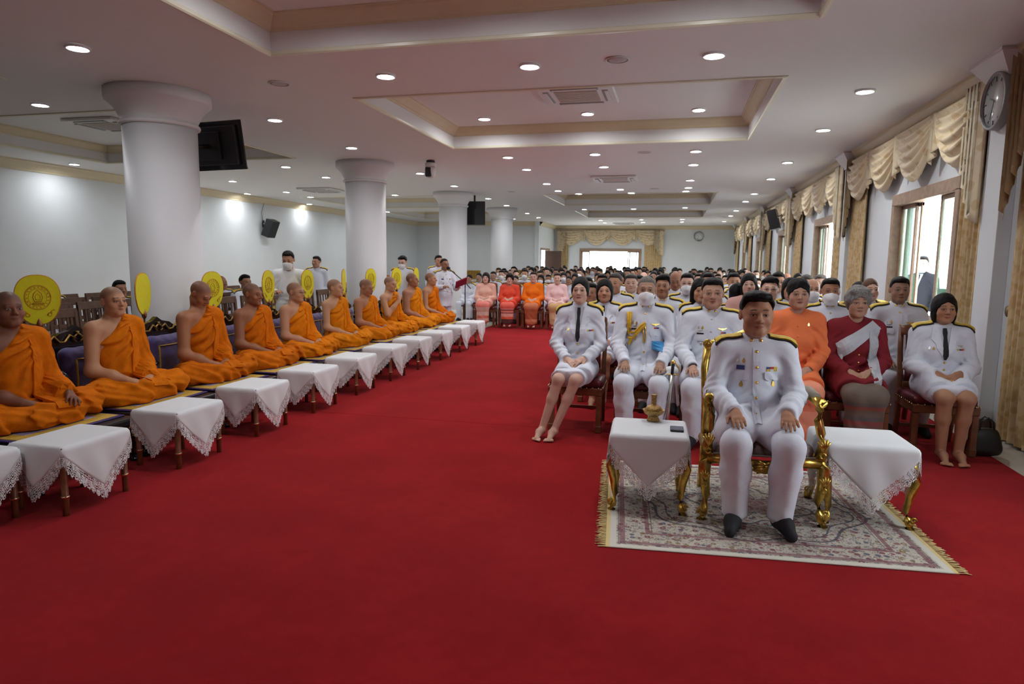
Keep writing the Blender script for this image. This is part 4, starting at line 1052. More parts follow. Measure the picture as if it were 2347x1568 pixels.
def person(loc, rz, label, group=None, **kw):
    p = spec(**kw); hH, hN, hG, hC = LODS[p['lod']]
    J = seat_joints(p); set_limbs(J, p); R = head_rot(p); b = p['b']; hs = p['hs']
    if p.get('fix'): p['fix'](J)
    nk = [rc(J['neck'] + (0, .01, -.03), J['head'] + R @ np.array([0, .022, -.06]) * p['s'], (.058 if not p['fem'] else .048) * (.75 + .25 * b), (.054 if not p['fem'] else .045) * p['s'], .03)]
    S = SDF(torso_prims(J, 0, b, p['fem'], p['belly']) + nk + head_prims(J['head'], R, p['s'], p['wx'], p['jaw'], p['nose']) + arm_prims(J, 'L', 0, b) + arm_prims(J, 'R', 0, b) + hands_for(J, p) + leg_prims(J, 0, b) + (toes(J) if p['feet'] == 'bare' and p['lod'] < 2 else []))
    zn = J['neck'][2] - (.03 if p['outfit'] == 'uniform' else .075)
    parts = [polygonise(S, hH, lo=(-.25, -.35, zn), hi=(.25, .3, 3), keep=lambda V: (V[:, 2] > zn + .004) & (np.abs(V[:, 0]) < .2))]
    if p['lod'] < 2:
        for q in 'LR':
            w, m = J['wr' + q], J['el' + q]; d = unit(w - m); back = -.10 if p.get('sleeve') else -.035
            if p['arms'] == 'lap' and q == 'R': continue
            if p['arms'] == 'lap': c = (J['wrL'] + J['wrR']) / 2; lo, hi = c - (.26, .26, .24), c + (.26, .26, .24); kp = lambda V: (((V - J['wrL']) @ unit(J['wrL'] - J['elL']) > back) & (V[:, 0] > -.0)) | (((V - J['wrR']) @ unit(J['wrR'] - J['elR']) > back) & (V[:, 0] < .0)) & True
            else: lo, hi = w - .24, w + .24; kp = lambda V, w=w, d=d: ((V - w) @ d > back) & (np.linalg.norm(V - w, axis=1) < .24)
            SH = SDF(arm_prims(J, 'L', 0, b) + arm_prims(J, 'R', 0, b) + hands_for(J, p)) if p['arms'] == 'lap' else SDF(arm_prims(J, q, 0, b) + [h_ for h_ in hands_for(J, p)][(0 if q == 'L' else len(hands_for(J, p)) // 2):(len(hands_for(J, p)) // 2 if q == 'L' else None)])
            parts.append(polygonise(SH, hN, lo=lo, hi=hi, keep=kp))
    bare = p['skirt'] == 'short' or p['feet'] == 'bare'
    if bare and p['lod'] < 2:
        SL = SDF(leg_prims(J, 0, b) + toes(J)); parts.append(polygonise(SL, hN * 1.25, hi=(3, 3, hs + .12)))
    SB = SDF(torso_prims(J, -.012, b, False, p['belly']) + arm_prims(J, 'L', -.008, b) + arm_prims(J, 'R', -.008, b) + ([] if bare else leg_prims(J, -.004, b)))
    parts.append(polygonise(SB, hC, hi=(3, 3, zn + .03)))
    o = link('person', finish_body(parts, J, p, R, SKINS if p['shaved'] else SKIN), None, loc, rz); o.color = (*p['skin'], p['lip'])
    tag(o, label, 'person', group); head_kit(o, J, p, R)
    of = p['outfit']; SJ = jacket_sdf(J, p)
    if of == 'blouse':
        n_ = J['neck']; SJ.p.append(rc(n_ + (0, -.035, .085), n_ + (0, -.15, .02), .068, .050, .02, True))
    nm = {'uniform': 'tunic', 'suit': 'jacket', 'blouse': 'blouse'}[of]
    V, F = polygonise(SJ, hG); jk = link(nm, npmesh(nm, V, F, p.get('jmat', CLOTH)), o); jk.color = (*p['col'], 1)
    if of == 'uniform': uniform_kit(jk, SJ, J, p)
    elif of == 'suit': suit_kit(jk, SJ, J, p)
    SK = skirt_sdf(J, p) if p['skirt'] else trousers_sdf(J, p); nm = 'skirt' if p['skirt'] else 'trousers'
    V, F = polygonise(SK, hG * (1.15 if p['lod'] == 0 else 1.3)); tr = link(nm, npmesh(nm, V, F, p.get('smat', CLOTH)), o); tr.color = (*p.get('scol', p['col']), 1)
    if p['feet'] in ('sock', 'shoe') and not p['skirt']:
        A = []
        for q in 'LR':
            a, t = J['ank' + q], J['toe' + q]; e = .006
            SS = SDF([rc(a + (0, 0, .05), a, .040, .040, .02), rc(a + (0, .018, -.022), a * .5 + t * .5 + (0, 0, .018), .038 + e, .036 + e, .03), rc(a * .5 + t * .5 + (0, 0, .016), t + (0, 0, .006), .037 + e, .027 + e, .03)], None, lambda P, d: np.maximum(d, .001 - P[:, 2]))
            V, F = polygonise(SS, hG * (.85 if p['lod'] == 0 else 1.1)); attach(o, 'sock' if p['feet'] == 'sock' else 'shoe', npmesh('sock', V, F), BLACKC)
    return o, S, SJ, SK, J, p
# ---------------------------------------------------------------- cross-legged robed figures
def monk(loc, rz, label, group, **kw):
    p = spec(hs=0, ztop=.86, s=1.02, sh=.19, b=1.08, arms='m', skin=(.46, .25, .15), hair=None, shaved=True, lod=0, robe=(.70, .20, .012), drop=.0, hands='lap', knee=1.0)
    p.update(kw); fine = p['lod'] == 0
    b, s = p['b'], p['s']; J = {}
    T = (p['ztop'] - .09 - .275 * s) / .47; J['T'] = T; J['pel'] = np.array([0, .02, .09]); J['lean'] = rotm(x=p['lean'])
    c = lambda x, y, z: J['lean'] @ np.array([x, y, z]) + J['pel']
    J['neck'] = c(0, .015, .47 * T); J['head'] = J['neck'] + np.array([0, -.035 * s, .160 * s])
    sh = p['sh']; J['shL'] = c(sh, .005, .415 * T); J['shR'] = c(-sh, .005, .415 * T)
    for q, x in (('L', 1), ('R', -1)):
        J['el' + q] = J['sh' + q] + (x * .055, -.05, -.27 * T); J['wr' + q] = np.array([x * .085, -.255, .165])
    if p['hands'] == 'raised': J['elR'] = J['shR'] + (-.03, -.10, -.26); J['wrR'] = J['neck'] + (-.02, -.20, -.10)
    if p['hands'] == 'left_knee': J['wrL'] = np.array([.17, -.30, .20])
    k = p['knee']
    J['hipL'] = np.array([.09, -.02, .09]); J['hipR'] = np.array([-.09, -.02, .09])
    J['knL'] = np.array([.37 * k, -.23, .10]); J['knR'] = np.array([-.37 * k, -.23, .10]); J['anL'] = np.array([-.10, -.36, .055]); J['anR'] = np.array([.12, -.33, .075])
    R = head_rot(p)
    legs = lambda e: [rc(J['hipL'], J['knL'], .090 * b + e, .062 * b + e, .06), rc(J['hipR'], J['knR'], .090 * b + e, .062 * b + e, .06), rc(J['knL'], J['anL'], .058 + e, .040 + e, .05), rc(J['knR'], J['anR'], .058 + e, .040 + e, .05)]
    H = []
    if p['hands'] == 'lap':
        H += hand_prims(J['wrR'], (.85, -.45, -.25), (.05, -.45, 1), -1, (.30, .45)); H += hand_prims(J['wrL'] + (0, -.01, .012), (-.85, -.45, -.22), (-.05, -.5, 1), 1, (.30, .45))
    elif p['hands'] == 'raised':
        H += hand_prims(J['wrR'], (.3, .05, 1), (-.3, -1, .1), -1, (.7, .9)); H += hand_prims(J['wrL'], (-.85, -.45, -.2), (-.05, -.5, 1), 1, (.3, .45))
    else:
        H += hand_prims(J['wrR'], (.85, -.45, -.25), (.05, -.45, 1), -1, (.3, .45)); H += hand_prims(J['wrL'], (-.35, -1, -.25), (.3, -.2, 1), 1, (.35, .5), spread=.16)
    nk = [rc(J['neck'] + (0, .01, -.03), J['head'] + R @ np.array([0, .022, -.06]) * s, .060 * (.7 + .3 * b), .056 * s, .035)]
    S = SDF(torso_prims(J, 0, b, False, p['belly']) + nk + head_prims(J['head'], R, s, p['wx'], p['jaw'], p['nose']) + arm_prims(J, 'L', 0, b) + arm_prims(J, 'R', 0, b * 1.04) + H)
    zc = J['neck'][2] + .025
    parts = [polygonise(S, .0052 if fine else .0072, lo=(-1, -1, zc), keep=lambda V: V[:, 2] > zc + .0045)]
    hlo = np.min([np.minimum(h_['a'], h_['b']) for h_ in H], 0) - .035; hhi = np.max([np.maximum(h_['a'], h_['b']) for h_ in H], 0) + .035
    inb = lambda V, m: ((V > hlo + m) & (V < hhi - m)).all(1)
    parts.append(polygonise(S, .0085 if fine else .0110, hi=(1, 1, zc + .03), lo=(-1, -1, .02), keep=lambda V: (V[:, 2] < zc + .013) & ~inb(V, .024)))
    parts.append(polygonise(S, .0056 if fine else .0074, lo=hlo, hi=hhi, keep=lambda V: inb(V, .008) & (V[:, 2] < zc + .013)))
    parts.append(polygonise(SDF(legs(-.006)), .035))
    o = link('person', finish_body(parts, J, p, R, SKINS), None, loc, rz); o.color = (*p['skin'], 0)
    tag(o, label, 'person', group); head_kit(o, J, p, R)
    # upper robe: over the left shoulder, right shoulder bare
    nx = unit((-.235, 0, .26)); p0 = np.array([.055, 0, J['neck'][2] + .030])
    shl = J['shL'].astype(np.float32); sd = p['seed'] * 1.7
    def folds(P):
        dx, dz = P[:, 0] - shl[0], P[:, 2] - shl[2] - np.float32(.06)
        ph = np.arctan2(dz, dx); r = np.sqrt(dx * dx + dz * dz)
        w = np.sin(P[:, 1] * 23 + sd) * .7 + np.sin(P[:, 2] * 19 + P[:, 0] * 13 + sd)
        up = np.clip((P[:, 2] - np.float32(.20)) * 8, 0, 1) * np.clip((P[:, 0] * -1 + .16) * 8, .25, 1)
        a = np.sin(24 * ph + w * 1.0) * .0135 * np.clip(r * 5, .3, 1) * up + np.sin(41 * ph + 2 * w) * .0035 * up
        lo = 1 - np.clip((P[:, 2] - np.float32(.16)) * 9, 0, 1)
        l_ = np.sin(42 * (np.abs(P[:, 0]) * .55 - P[:, 1] * .8) + 2.2 * w + sd) * .0145 + np.sin(88 * P[:, 2] + 24 * P[:, 0] + w * 2) * .0045
        return (a + lo * l_).astype(np.float32)
    armL = arm_prims(J, 'L', .020, b, .05, 1.25); d = unit(J['wrL'] - J['elL']); armL[2]['cut'] = [(J['wrL'] - d * .015, d)]
    SU = SDF(torso_prims(J, .016, b, False, p['belly']) + [rc(J['neck'] + (.045, .0, .005), J['shL'] + (0, 0, .01), .058, .07, .05)] + armL, folds, lambda P, dd: np.maximum(np.maximum(dd, (P - p0.astype(np.float32)) @ nx.astype(np.float32)), .03 - P[:, 2]), .022)
    V, F = polygonise(SU, .0096 if fine else .0135); ru = link('upper_robe', npmesh('upper_robe', V, F, ROBE), o); ru.color = (*p['robe'], 1)
    # lower robe over the folded legs
    kL, kR = J['knL'], J['knR']
    SL = SDF([el(J['pel'] + (0, 0, -.0), (.185 * b, .15 * b, .085), .06)] + legs(.028) + [rc((-.22, -.30, .06), (.22, -.30, .06), .055, .055, .09), rc((-.12, -.20, .08), (.12, -.20, .08), .075, .075, .08)], folds, lambda P, dd: np.maximum(dd, .004 - P[:, 2]), .022)
    V, F = polygonise(SL, .0096 if fine else .0135); rl = link('lower_robe', npmesh('lower_robe', V, F, ROBE), o); rl.color = (*p['robe'], 1)
    # folded shawl strip hanging from the left shoulder into the lap
    n = 26; A, B, st = [], [], J['shL']
    x0, x1 = .070, .190; xe = .005 + p['drop']
    A = [(x0 + (xe - x0) * t ** 1.3, -.75, st[2] + .045 - (st[2] + .045 - .14) * t) for t in np.linspace(0, 1, n)]
    B = [(x1 + (xe + .135 - x1) * t ** 1.3, -.75, st[2] + .035 - (st[2] + .035 - .13) * t) for t in np.linspace(0, 1, n)]
    SC_ = SDF(SU.p + SL.p, lambda P: folds(P) * np.float32(.35), None)
    attach(o, 'shawl_strip', patch(SC_, A, B, (0, 1, -.05), .013, 6, .006), ROBE).color = (p['robe'][0] * 1.06, p['robe'][1] * 1.06, p['robe'][2], 1)
    e0, e1 = A[-1], B[-1]
    A2 = [(e0[0] + .004 * i, -.24 - .019 * i, .55) for i in range(7)]; B2 = [(e1[0] + .010 * i, -.24 - .019 * i, .55) for i in range(7)]
    attach(o, 'shawl_end', patch(SC_, A2, B2, (0, 0, -1), .012, 5, .006), ROBE).color = (p['robe'][0] * 1.06, p['robe'][1] * 1.06, p['robe'][2], 1)
    return o
# ---------------------------------------------------------------- furniture
LACQ = mat('black_lacquer', (.010, .009, .010), .16, coat=.5)
PADB = mat('black_padding', (.016, .015, .017), .38)
GOLD = mat('gilt', (.82, .55, .12), .28, .9, noise=.45, nscale=30)
GOLDD = mat('worn_gilt_carving', (.50, .31, .08), .38, .8, noise=.6, nscale=60)
RUSTG = mat('gilt_flute', (.50, .17, .03), .32, .5, noise=.4, nscale=20)
PURP = mat('purple_velvet', (.10, .075, .26), .7, noise=.25, nscale=20, sheen=.4)
YMAT = mat('yellow_trim', (.70, .46, .06), .6, noise=.35, nscale=90)
WOODM = mat('chair_wood', (.24, .085, .035), .38, noise=.35, nscale=14)
WOODL = mat('brown_chair_wood', (.17, .09, .055), .45, noise=.4, nscale=14)
BURG = mat('burgundy_leather', (.13, .012, .018), .28, bump=.15, bscale=90)
STUDM = mat('brass_studs', (.75, .62, .35), .25, 1)
LINEN = mat('white_tablecloth', (.80, .82, .84), .8, bump=.06, bscale=600, sheen=.1)
LACEM = mat('white_lace', (.86, .87, .88), .85)
def _lace():
    n = NT(LACEM); at = n.N.new('ShaderNodeAttribute'); at.attribute_name = 'luv'; v = at.outputs['Vector']
    d = n.voro(v, 42, rnd=.35); e = n.voro(v, 42, 'DISTANCE_TO_EDGE', rnd=.35); f = n.voro(v, 120)
    hole = n.math('MULTIPLY', n.step(d, .33, .42), n.step(e, .07, .13))
    hole2 = n.math('MULTIPLY', n.math('SUBTRACT', 1, n.step(d, .06, .11)), .9)
    fine = n.math('MULTIPLY', n.math('SUBTRACT', 1, n.step(f, .16, .26)), .35)
    h = n.math('MAXIMUM', n.math('MAXIMUM', hole, hole2), fine)
    n.L.new(n.math('SUBTRACT', 1, h), n.b.inputs['Alpha'])
_lace()
def tablecloth(loc, rz, hx, hy, zt, D, label, group, cz=0):
    """square cloth laid cornerwise over a small table; lace border as a part"""
    lw = .068; Di = D - lw * 1.414
    def place(x, y):
        r = .018
        qx, qy = max(-hx + r, min(hx - r, x)), max(-hy + r, min(hy - r, y)); dx, dy = x - qx, y - qy; d = math.hypot(dx, dy)
        if d < 1e-6: return (x, y, zt + .006)
        ux, uy = dx / d, dy / d
        if d < r * 1.57: a = d / r; return (qx + ux * r * math.sin(a), qy + uy * r * math.sin(a), zt + .006 - r * (1 - math.cos(a)))
        t = d - r * 1.57; w = .05 * t + .006 * math.sin(31 * (x * uy - y * ux) + 6 * t) * min(1, t * 6)
        return (qx + ux * (r + w + .004), qy + uy * (r + w + .004), max(.02 - cz, zt + .006 - r - t * .985))
    n = 44
    g = G().grid(lambda s, t: place(Di * (s + t - 1), Di * (s - t)), n, n)
    cl = g.obj('tablecloth', LINEN, None, loc, rz, solid=.0015); tag(cl, label, 'tablecloth', group)
    V, F, UV = [], [], []; L = D * 1.414; m, c = 84, 5
    for e in range(4):
        ca, sa = math.cos(e * PI / 2), math.sin(e * PI / 2); b0 = len(V)
        for i in range(m + 1):
            tau = i / m
            for j in range(c + 1):
                f = j / c; sc = .022 * abs(math.sin(PI * tau * 21)) if j == c else 0
                R = Di - .004 + (D - Di) * f + sc - (.012 if j == c else 0)
                x, y = R * (1 - tau), R * tau
                V.append(place(x * ca - y * sa, x * sa + y * ca)); UV.append((tau * L + e * 1.37, f * lw * 1.05, 0))
        for i in range(m):
            for j in range(c): a = b0 + i * (c + 1) + j; F.append((a, a + 1, a + c + 2, a + c + 1))
    me = npmesh('lace_trim', np.array(V), np.array(F), LACEM)
    at = me.attributes.new('luv', 'FLOAT_VECTOR', 'POINT'); at.data.foreach_set('vector', np.array(UV, np.float32).ravel())
    link('lace_trim', me, cl)
    return cl
# small wooden tables in front of the monks
TLAB = ['cut off by the left picture edge', 'nearest that shows whole, at the lower left', 'third from the left picture edge', 'fourth from the left picture edge', 'fifth in the line', 'sixth in the line', 'seventh in the line', 'eighth in the line', 'ninth in the line', 'second to last in the line', 'farthest in the line']
TDX, TDY, TZ = .40, .50, .43
leg_me = G().lathe([(.018, 0), (.019, .115), (.022, .12), (.022, .132), (.019, .137), (.021, .25), (.023, .43)], 12).mesh('leg', WOODM)
ring_b = G().lathe([(.0225, .119), (.0245, .122), (.0245, .130), (.0225, .133)], 12).mesh('brass_ring', STUDM)
top_me = G().box((0, 0, TZ - .012), (TDX, TDY, .024), .006).mesh('table_top', WOODM)
apr_me = G().box((0, 0, TZ - .05), (TDX - .04, TDY - .04, .05), .004).mesh('apron', WOODM)
cloth0 = None
for i in range(-1, 10):
    y = 3.06 + .93 * i + TDY / 2 - .03; x = -3.47 - TDX / 2 + .03
    if i < 0: x, y = -3.90, 2.74
    t = thing('small_table', 'small brown wooden side table with slim legs, ' + TLAB[i + 1], 'table', (x, y, 0), 0, 'small tables before the orange-robed row')
    link('table_top', top_me, t); link('apron', apr_me, t)
    for a in (-1, 1):
        for b in (-1, 1):
            l = link('leg', leg_me, t, (a * (TDX / 2 - .03), b * (TDY / 2 - .03), 0)); link('brass_ring', ring_b, l)
    lab = 'white lace-edged cloth on the small table ' + TLAB[i + 1]
    if cloth0 is None: cloth0 = tablecloth((x, y, 0), 0, TDX / 2 + .004, TDY / 2 + .004, TZ, .60, lab, 'lace cloths on the small tables')
    else: c = copy_tree(cloth0); c.location = (x, y, 0); tag(c, lab, 'tablecloth')
# low black seats of the monks
SEATZ = .36; SEATX = -4.52; SY = [3.66 + .922 * i for i in range(10)]
MLAB = ['at the left edge', 'second in line', 'third in line', 'fourth in line', 'fifth in line', 'sixth in line', 'seventh in line', 'eighth in line', 'ninth in line', 'farthest away']
MLOOK = ['hand on knee, ', 'before the nearest pillar, ', 'looking down, ', '', 'wearing glasses, ', '', '', 'hand at the chest, ', '', '']
def carve(g, pts, r): g.tube(pts, r, 6)
def make_seat():
    t = thing('low_seat', 'x', 'seat', (0, 0, 0), PI / 2, 'black lacquered low seats'); w, y0, y1 = .86, -.60, .50
    G().box((0, (y0 + y1) / 2, SEATZ - .045), (w, y1 - y0, .07), .02, seg=2).obj('seat_pad', PADB, t)
    ap = G().box((0, (y0 + y1) / 2, SEATZ - .115), (w - .02, y1 - y0 - .03, .075), .008).obj('apron', LACQ, t)
    g = G()
    for k in range(30): g.sphere((-w / 2 + .02 + k * (w - .04) / 29, y0 + .012, SEATZ - .085), .011, 6, 4)
    g.obj('gilt_beading', GOLD, ap)
    for a in (-1, 1):
        for y in (y0 + .06, y1 - .06):
            l = G().tube([(a * .37, y, SEATZ - .10), (a * .395, y - .02, .20), (a * .385, y - .01, .10), (a * .40, y - .03, .04), (a * .405, y - .05, .0)], [.05, .052, .035, .034, .040], 10).obj('leg', LACQ, t)
            G().sphere((a * .40, y - .055, .20), .03, 8, 6, (1, .5, 1.6)).obj('gilt_carving', GOLDD, l)
    bk = G().box((0, y1 - .02, SEATZ + .22), (w - .1, .05, .46), .015).obj('backrest', LACQ, t)
    g = G().prism([(-.40, 0), (-.36, .05), (-.24, .06), (-.16, .11), (-.06, .13), (0, .17), (.06, .13), (.16, .11), (.24, .06), (.36, .05), (.40, 0)], .05, Matrix.Translation((0, y1 + .005, SEATZ + .43)) @ Matrix.Rotation(PI / 2, 4, 'X')); g.obj('crest', LACQ, bk)
    g = G()
    for s in (-1, 1):
        carve(g, [(s * (.03 + .05 * k), y1 - .062, SEATZ + .47 + .035 * math.sin(k * 1.9) + .02) for k in range(6)], .010)
        carve(g, [(s * (.02 + .03 * math.sin(k)), y1 - .062, SEATZ + .46 + .018 * k) for k in range(6)], .008)
    g.obj('gilt_carving', GOLDD, bk)
    for s in (-1, 1):
        G().tube([(s * .40, y1 - .05, SEATZ + .28), (s * .415, .30, SEATZ + .27), (s * .415, .18, SEATZ + .25), (s * .415, .12, SEATZ + .20), (s * .415, .13, SEATZ + .15), (s * .415, .17, SEATZ + .16)], [.035, .032, .032, .036, .03, .022], 10).obj('armrest', LACQ, t)
        G().tube([(s * .405, .20, SEATZ - .02), (s * .418, .22, SEATZ + .1), (s * .414, .20, SEATZ + .24)], [.03, .024, .03], 8).obj('arm_post', LACQ, t)
    return t
seat0 = make_seat()
def make_cushion():
    t = thing('back_cushion', 'x', 'cushion', (0, 0, 0), PI / 2, 'purple back cushions')
    P = [el((0, 0, .21), (.33, .075, .25), .02)]
    sd = SDF([rc((-.17, 0, .06), (.17, 0, .06), .062, k=.03), rc((-.17, 0, .37), (.17, 0, .37), .062, k=.03), rc((-.17, 0, .06), (-.17, 0, .37), .062, k=.03), rc((.17, 0, .06), (.17, 0, .37), .062, k=.03), el((0, 0, .215), (.21, .075, .19), .05)], lambda P: .003 * np.sin(60 * P[:, 0]) * np.sin(50 * P[:, 2]))
    V, F = polygonise(sd, .02); o = link('cover', npmesh('cover', V, F, PURP), t)
    g = G()
    for a, b in (((-.14, .09), (.14, .09)), ((.14, .09), (.14, .34)), ((.14, .34), (-.14, .34)), ((-.14, .34), (-.14, .09))):
        pts = [(a[0] + (b[0] - a[0]) * k / 6, 0, a[1] + (b[1] - a[1]) * k / 6) for k in range(7)]
        q = sd.trace([(x, -.3, z) for x, _, z in pts], (0, 1, 0)); g.tube([tuple(v) for v in q], .012, 6, .4)
    g.obj('yellow_band', YMAT, t); return t
cush0 = make_cushion()
def make_mat():
    t = thing('seat_mat', 'x', 'mat', (0, 0, 0), PI / 2, 'purple and yellow seat mats')
    G().box((0, -.11, .006), (.82, .82, .012), .004).obj('purple_edge', mat('deep_purple', (.045, .02, .13), .7), t)
    G().box((0, -.11, .011), (.76, .76, .010), .003).obj('yellow_border', YMAT, t)
    G().box((0, -.11, .0145), (.56, .56, .009), .003).obj('lilac_centre', mat('lilac_cloth', (.30, .27, .48), .75, noise=.2), t)
    return t
mat0 = make_mat()
for i, y in enumerate(SY):
    for src, nm, loc in ((seat0, 'black lacquered low seat with gilt carving, of the robed figure ', (SEATX, y + .02, 0)), (cush0, 'purple back cushion with yellow band behind the robed figure ', (SEATX - .385, y + .02, SEATZ - .01)), (mat0, 'purple and yellow mat under the robed figure ', (SEATX + .0, y, SEATZ - .009))):
        o = src if i == 0 else copy_tree(src); o.location = loc; o['label'] = nm + MLAB[i]
        if src is mat0: o.rotation_euler.z = PI / 2 + .05 * math.sin(i * 2.1)
# ceremonial fans
FANY = mat('yellow_silk', (.88, .80, .010), .55, noise=.06, nscale=30)
FANO = mat('orange_embroidery', (.66, .26, .02), .6)
def fan_outline(n=40, s=1.0):
    o = []
    for k in range(n):
        a = 2 * PI * k / n; x, z = math.sin(a), math.cos(a); w = .155 * (1 + .10 * z); o.append((s * w * abs(x) ** .86 * (1 if x >= 0 else -1), s * .205 * abs(z) ** .92 * (1 if z >= 0 else -1)))
    return o
def make_fan():
    t = thing('ceremonial_fan', 'x', 'fan', (0, 0, 0), 0, 'yellow ceremonial fans')
    MX = Matrix.Rotation(PI / 2, 4, 'X')
    p = G().prism(fan_outline(), .012, Matrix.Translation((0, .006, 1.18)) @ MX).obj('panel', FANY, t)
    G().tube([(x, 0, 1.18 + z) for x, z in fan_outline() + fan_outline()[:1]], .0065, 6).obj('piping', FANO, p)
    g = G(); f = lambda pts, r=.0022: g.tube([(x, -.0075, 1.20 + z) for x, z in pts], r, 4)
    ci = lambda r, n=30, e=1.12: [(r * math.cos(2 * PI * k / n), r * e * math.sin(2 * PI * k / n)) for k in range(n + 1)]
    f(ci(.092)); f(ci(.086), .0015); f(ci(.064), .0015)
    f([(-.022, -.035), (-.034, 0), (-.026, .035), (0, .062), (.026, .035), (.034, 0), (.022, -.035), (-.022, -.035)], .003); f([(-.014, -.02), (-.018, .01), (0, .035), (.018, .01), (.014, -.02), (-.014, -.02)], .002)
    f([(-.036, -.045), (.036, -.045), (.042, -.056), (-.042, -.056), (-.036, -.045)], .003); f([(-.03, -.068), (.03, -.068)], .0025)
    for k in range(18):
        a = 2 * PI * k / 18; f([(.07 * math.cos(a), .079 * math.sin(a)), (.081 * math.cos(a + .1), .09 * math.sin(a + .1))], .003)
    for s in (-1, 1):
        f([(s * (.055 + .055 * k / 7 + .008 * math.sin(2.2 * k)), -.155 + .052 * k / 7 + .010 * math.cos(2.2 * k)) for k in range(8)], .003); f([(s * (.075 + .016 * math.cos(k)), -.145 + .016 * math.sin(k)) for k in range(7)], .0025)
    g.obj('embroidered_emblem', FANO, p)
    h = G().tube([(0, 0, .02), (0, 0, .96)], [.011, .009], 8).obj('handle', mat('dark_handle', (.05, .02, .012), .3), t)
    G().lathe([(.012, .93), (.022, .95), (.026, .975), (.015, 1.005), (.004, 1.03), (0, 1.035)], 12).obj('finial', mat('bronze_finial', (.35, .15, .06), .3, .8), h)
    G().lathe([(.10, 0), (.10, .015), (.04, .03), (.018, .06), (.012, .08)], 20).obj('foot', LACQ, t)
    return t
fan0 = make_fan()
FANS = [(87, 690, 0, 0), (328, 676, 65, 1), (487, 667, 44, 0), (615, 660, 62, 0), (705, 657, 57, 0), (788, 655, 79, 1), (850, 650, 56, 0), (909, 645, 54, 0), (954, 645, 71, 1)]
FL = ['nearest yellow fan, facing the camera with its round emblem', 'narrow plain yellow fan before the nearest pillar', 'yellow emblem fan above the third robed figure', 'yellow emblem fan beside the fourth robed figure', 'yellow emblem fan beside the bespectacled robed figure', 'yellow fan seen edge-on beside the second pillar', 'yellow fan in front of the second pillar', 'yellow emblem fan right of the second pillar', 'farthest yellow fan, behind the ninth robed figure']
for i, (px, py, ang, plain) in enumerate(FANS):
    o = fan0 if i == 0 else copy_tree(fan0); q = on_x(px, py, -5.17); base = math.atan2(-q[0], q[1])
    o.location = (q[0], q[1], max(0, q[2] - 1.18)); o.rotation_euler.z = base + math.radians(ang) + (PI if plain else 0); o['label'] = FL[i]
# ---------------------------------------------------------------- leather chairs
def make_chair(simple=False):
    t = thing('leather_chair', 'x', 'chair', (0, 0, 0), 0, 'burgundy leather chairs')
    def leg(x, y, top, tilt=0): return G().tube([(x, y + tilt, 0), (x, y + tilt * .3, .10), (x, y, .16), (x, y, top)], [.020, .024, .030, .032], 4, up=(.7, .7, .1))
    if simple:
        g = G().box((0, -.03, .405), (.50, .48, .07), .01)
        for x in (-.22, .22): g.box((x, -.23, .2), (.045, .045, .4)); g.box((x, .19, .2), (.045, .045, .4)); g.box((x, .23, .70), (.045, .04, .60), rx=-.12)
        g.box((0, .26, .95), (.46, .035, .09), rx=-.12); g.obj('frame', WOODM, t)
        G().box((0, -.03, .455), (.48, .46, .06), .02, seg=2).obj('seat', BURG, t); G().box((0, .235, .72), (.38, .03, .34), .012, rx=-.12).obj('backrest', BURG, t); return t
    sd = SDF([rc((-.20, -.20, .44), (.20, -.20, .44), .038, k=.02), rc((-.20, .16, .44), (.20, .16, .44), .038, k=.02), rc((-.20, -.20, .44), (-.20, .16, .44), .038, k=.02), rc((.20, -.20, .44), (.20, .16, .44), .038, k=.02), el((0, -.03, .44), (.23, .21, .048), .05)], None, lambda P, d: np.maximum(d, .405 - P[:, 2]))
    V, F = polygonise(sd, .014); st = link('seat', npmesh('seat', V, F, BURG), t)
    fr = G().box((0, -.03, .375), (.49, .47, .065), .006).obj('seat_rail', WOODM, t)
    g = G()
    for k in range(9): x = -.21 + .0525 * k; g.sphere((x, -.267, .412), .0085, 6, 4); g.sphere((-.247, -.24 + .05 * k, .412), .0085, 6, 4); g.sphere((.247, -.24 + .05 * k, .412), .0085, 6, 4)
    g.obj('studs', STUDM, st)['kind'] = 'stuff'
    for x in (-.215, .215):
        G().box((x, -.235, .17), (.052, .052, .34), .006).obj('leg', WOODM, t); G().box((x, -.235, .035), (.060, .060, .07), .008).obj('foot_block', WOODM, t)
        G().tube([(x, .24, 0), (x, .20, .20), (x, .19, .42), (x, .215, .62), (x * 1.02, .245, .80), (x * 1.0, .265, 1.0)], [.024, .027, .030, .027, .025, .022], 4, up=(.7, .7, .1)).obj('leg', WOODM, t)
    bk = G().grid(lambda u, v: (-.225 + .45 * u, .263 + .004 * math.sin(PI * u) - .02 * (1 - v), .93 + .075 * v + .03 * math.sin(PI * u) * v), 14, 3).obj('top_rail', WOODM, t, solid=.034)
    G().grid(lambda u, v: (-.18 + .36 * u, .215 + .045 * v - .015 * math.sin(PI * v) + .012 * math.sin(PI * u), .53 + .40 * v), 8, 8).obj('backrest', BURG, t, solid=.03)
    G().box((0, .19, .50), (.40, .03, .05), .005, rx=-.1).obj('lower_rail', WOODM, t)
    G().box((0, .19, .14), (.39, .025, .03), .004).obj('stretcher', WOODM, t)
    return t
chairA = make_chair(); chairS = make_chair(True)
_used = set()
def chair_at(x, y, rz, label, simple=False, group='burgundy leather chairs'):
    src = chairS if simple else chairA
    o = copy_tree(src) if simple in _used else src; _used.add(simple)
    o.location = (x, y, .012 if x > -4.2 and x < 2.5 else 0); o.rotation_euler.z = rz; tag(o, label, 'chair', group); return o
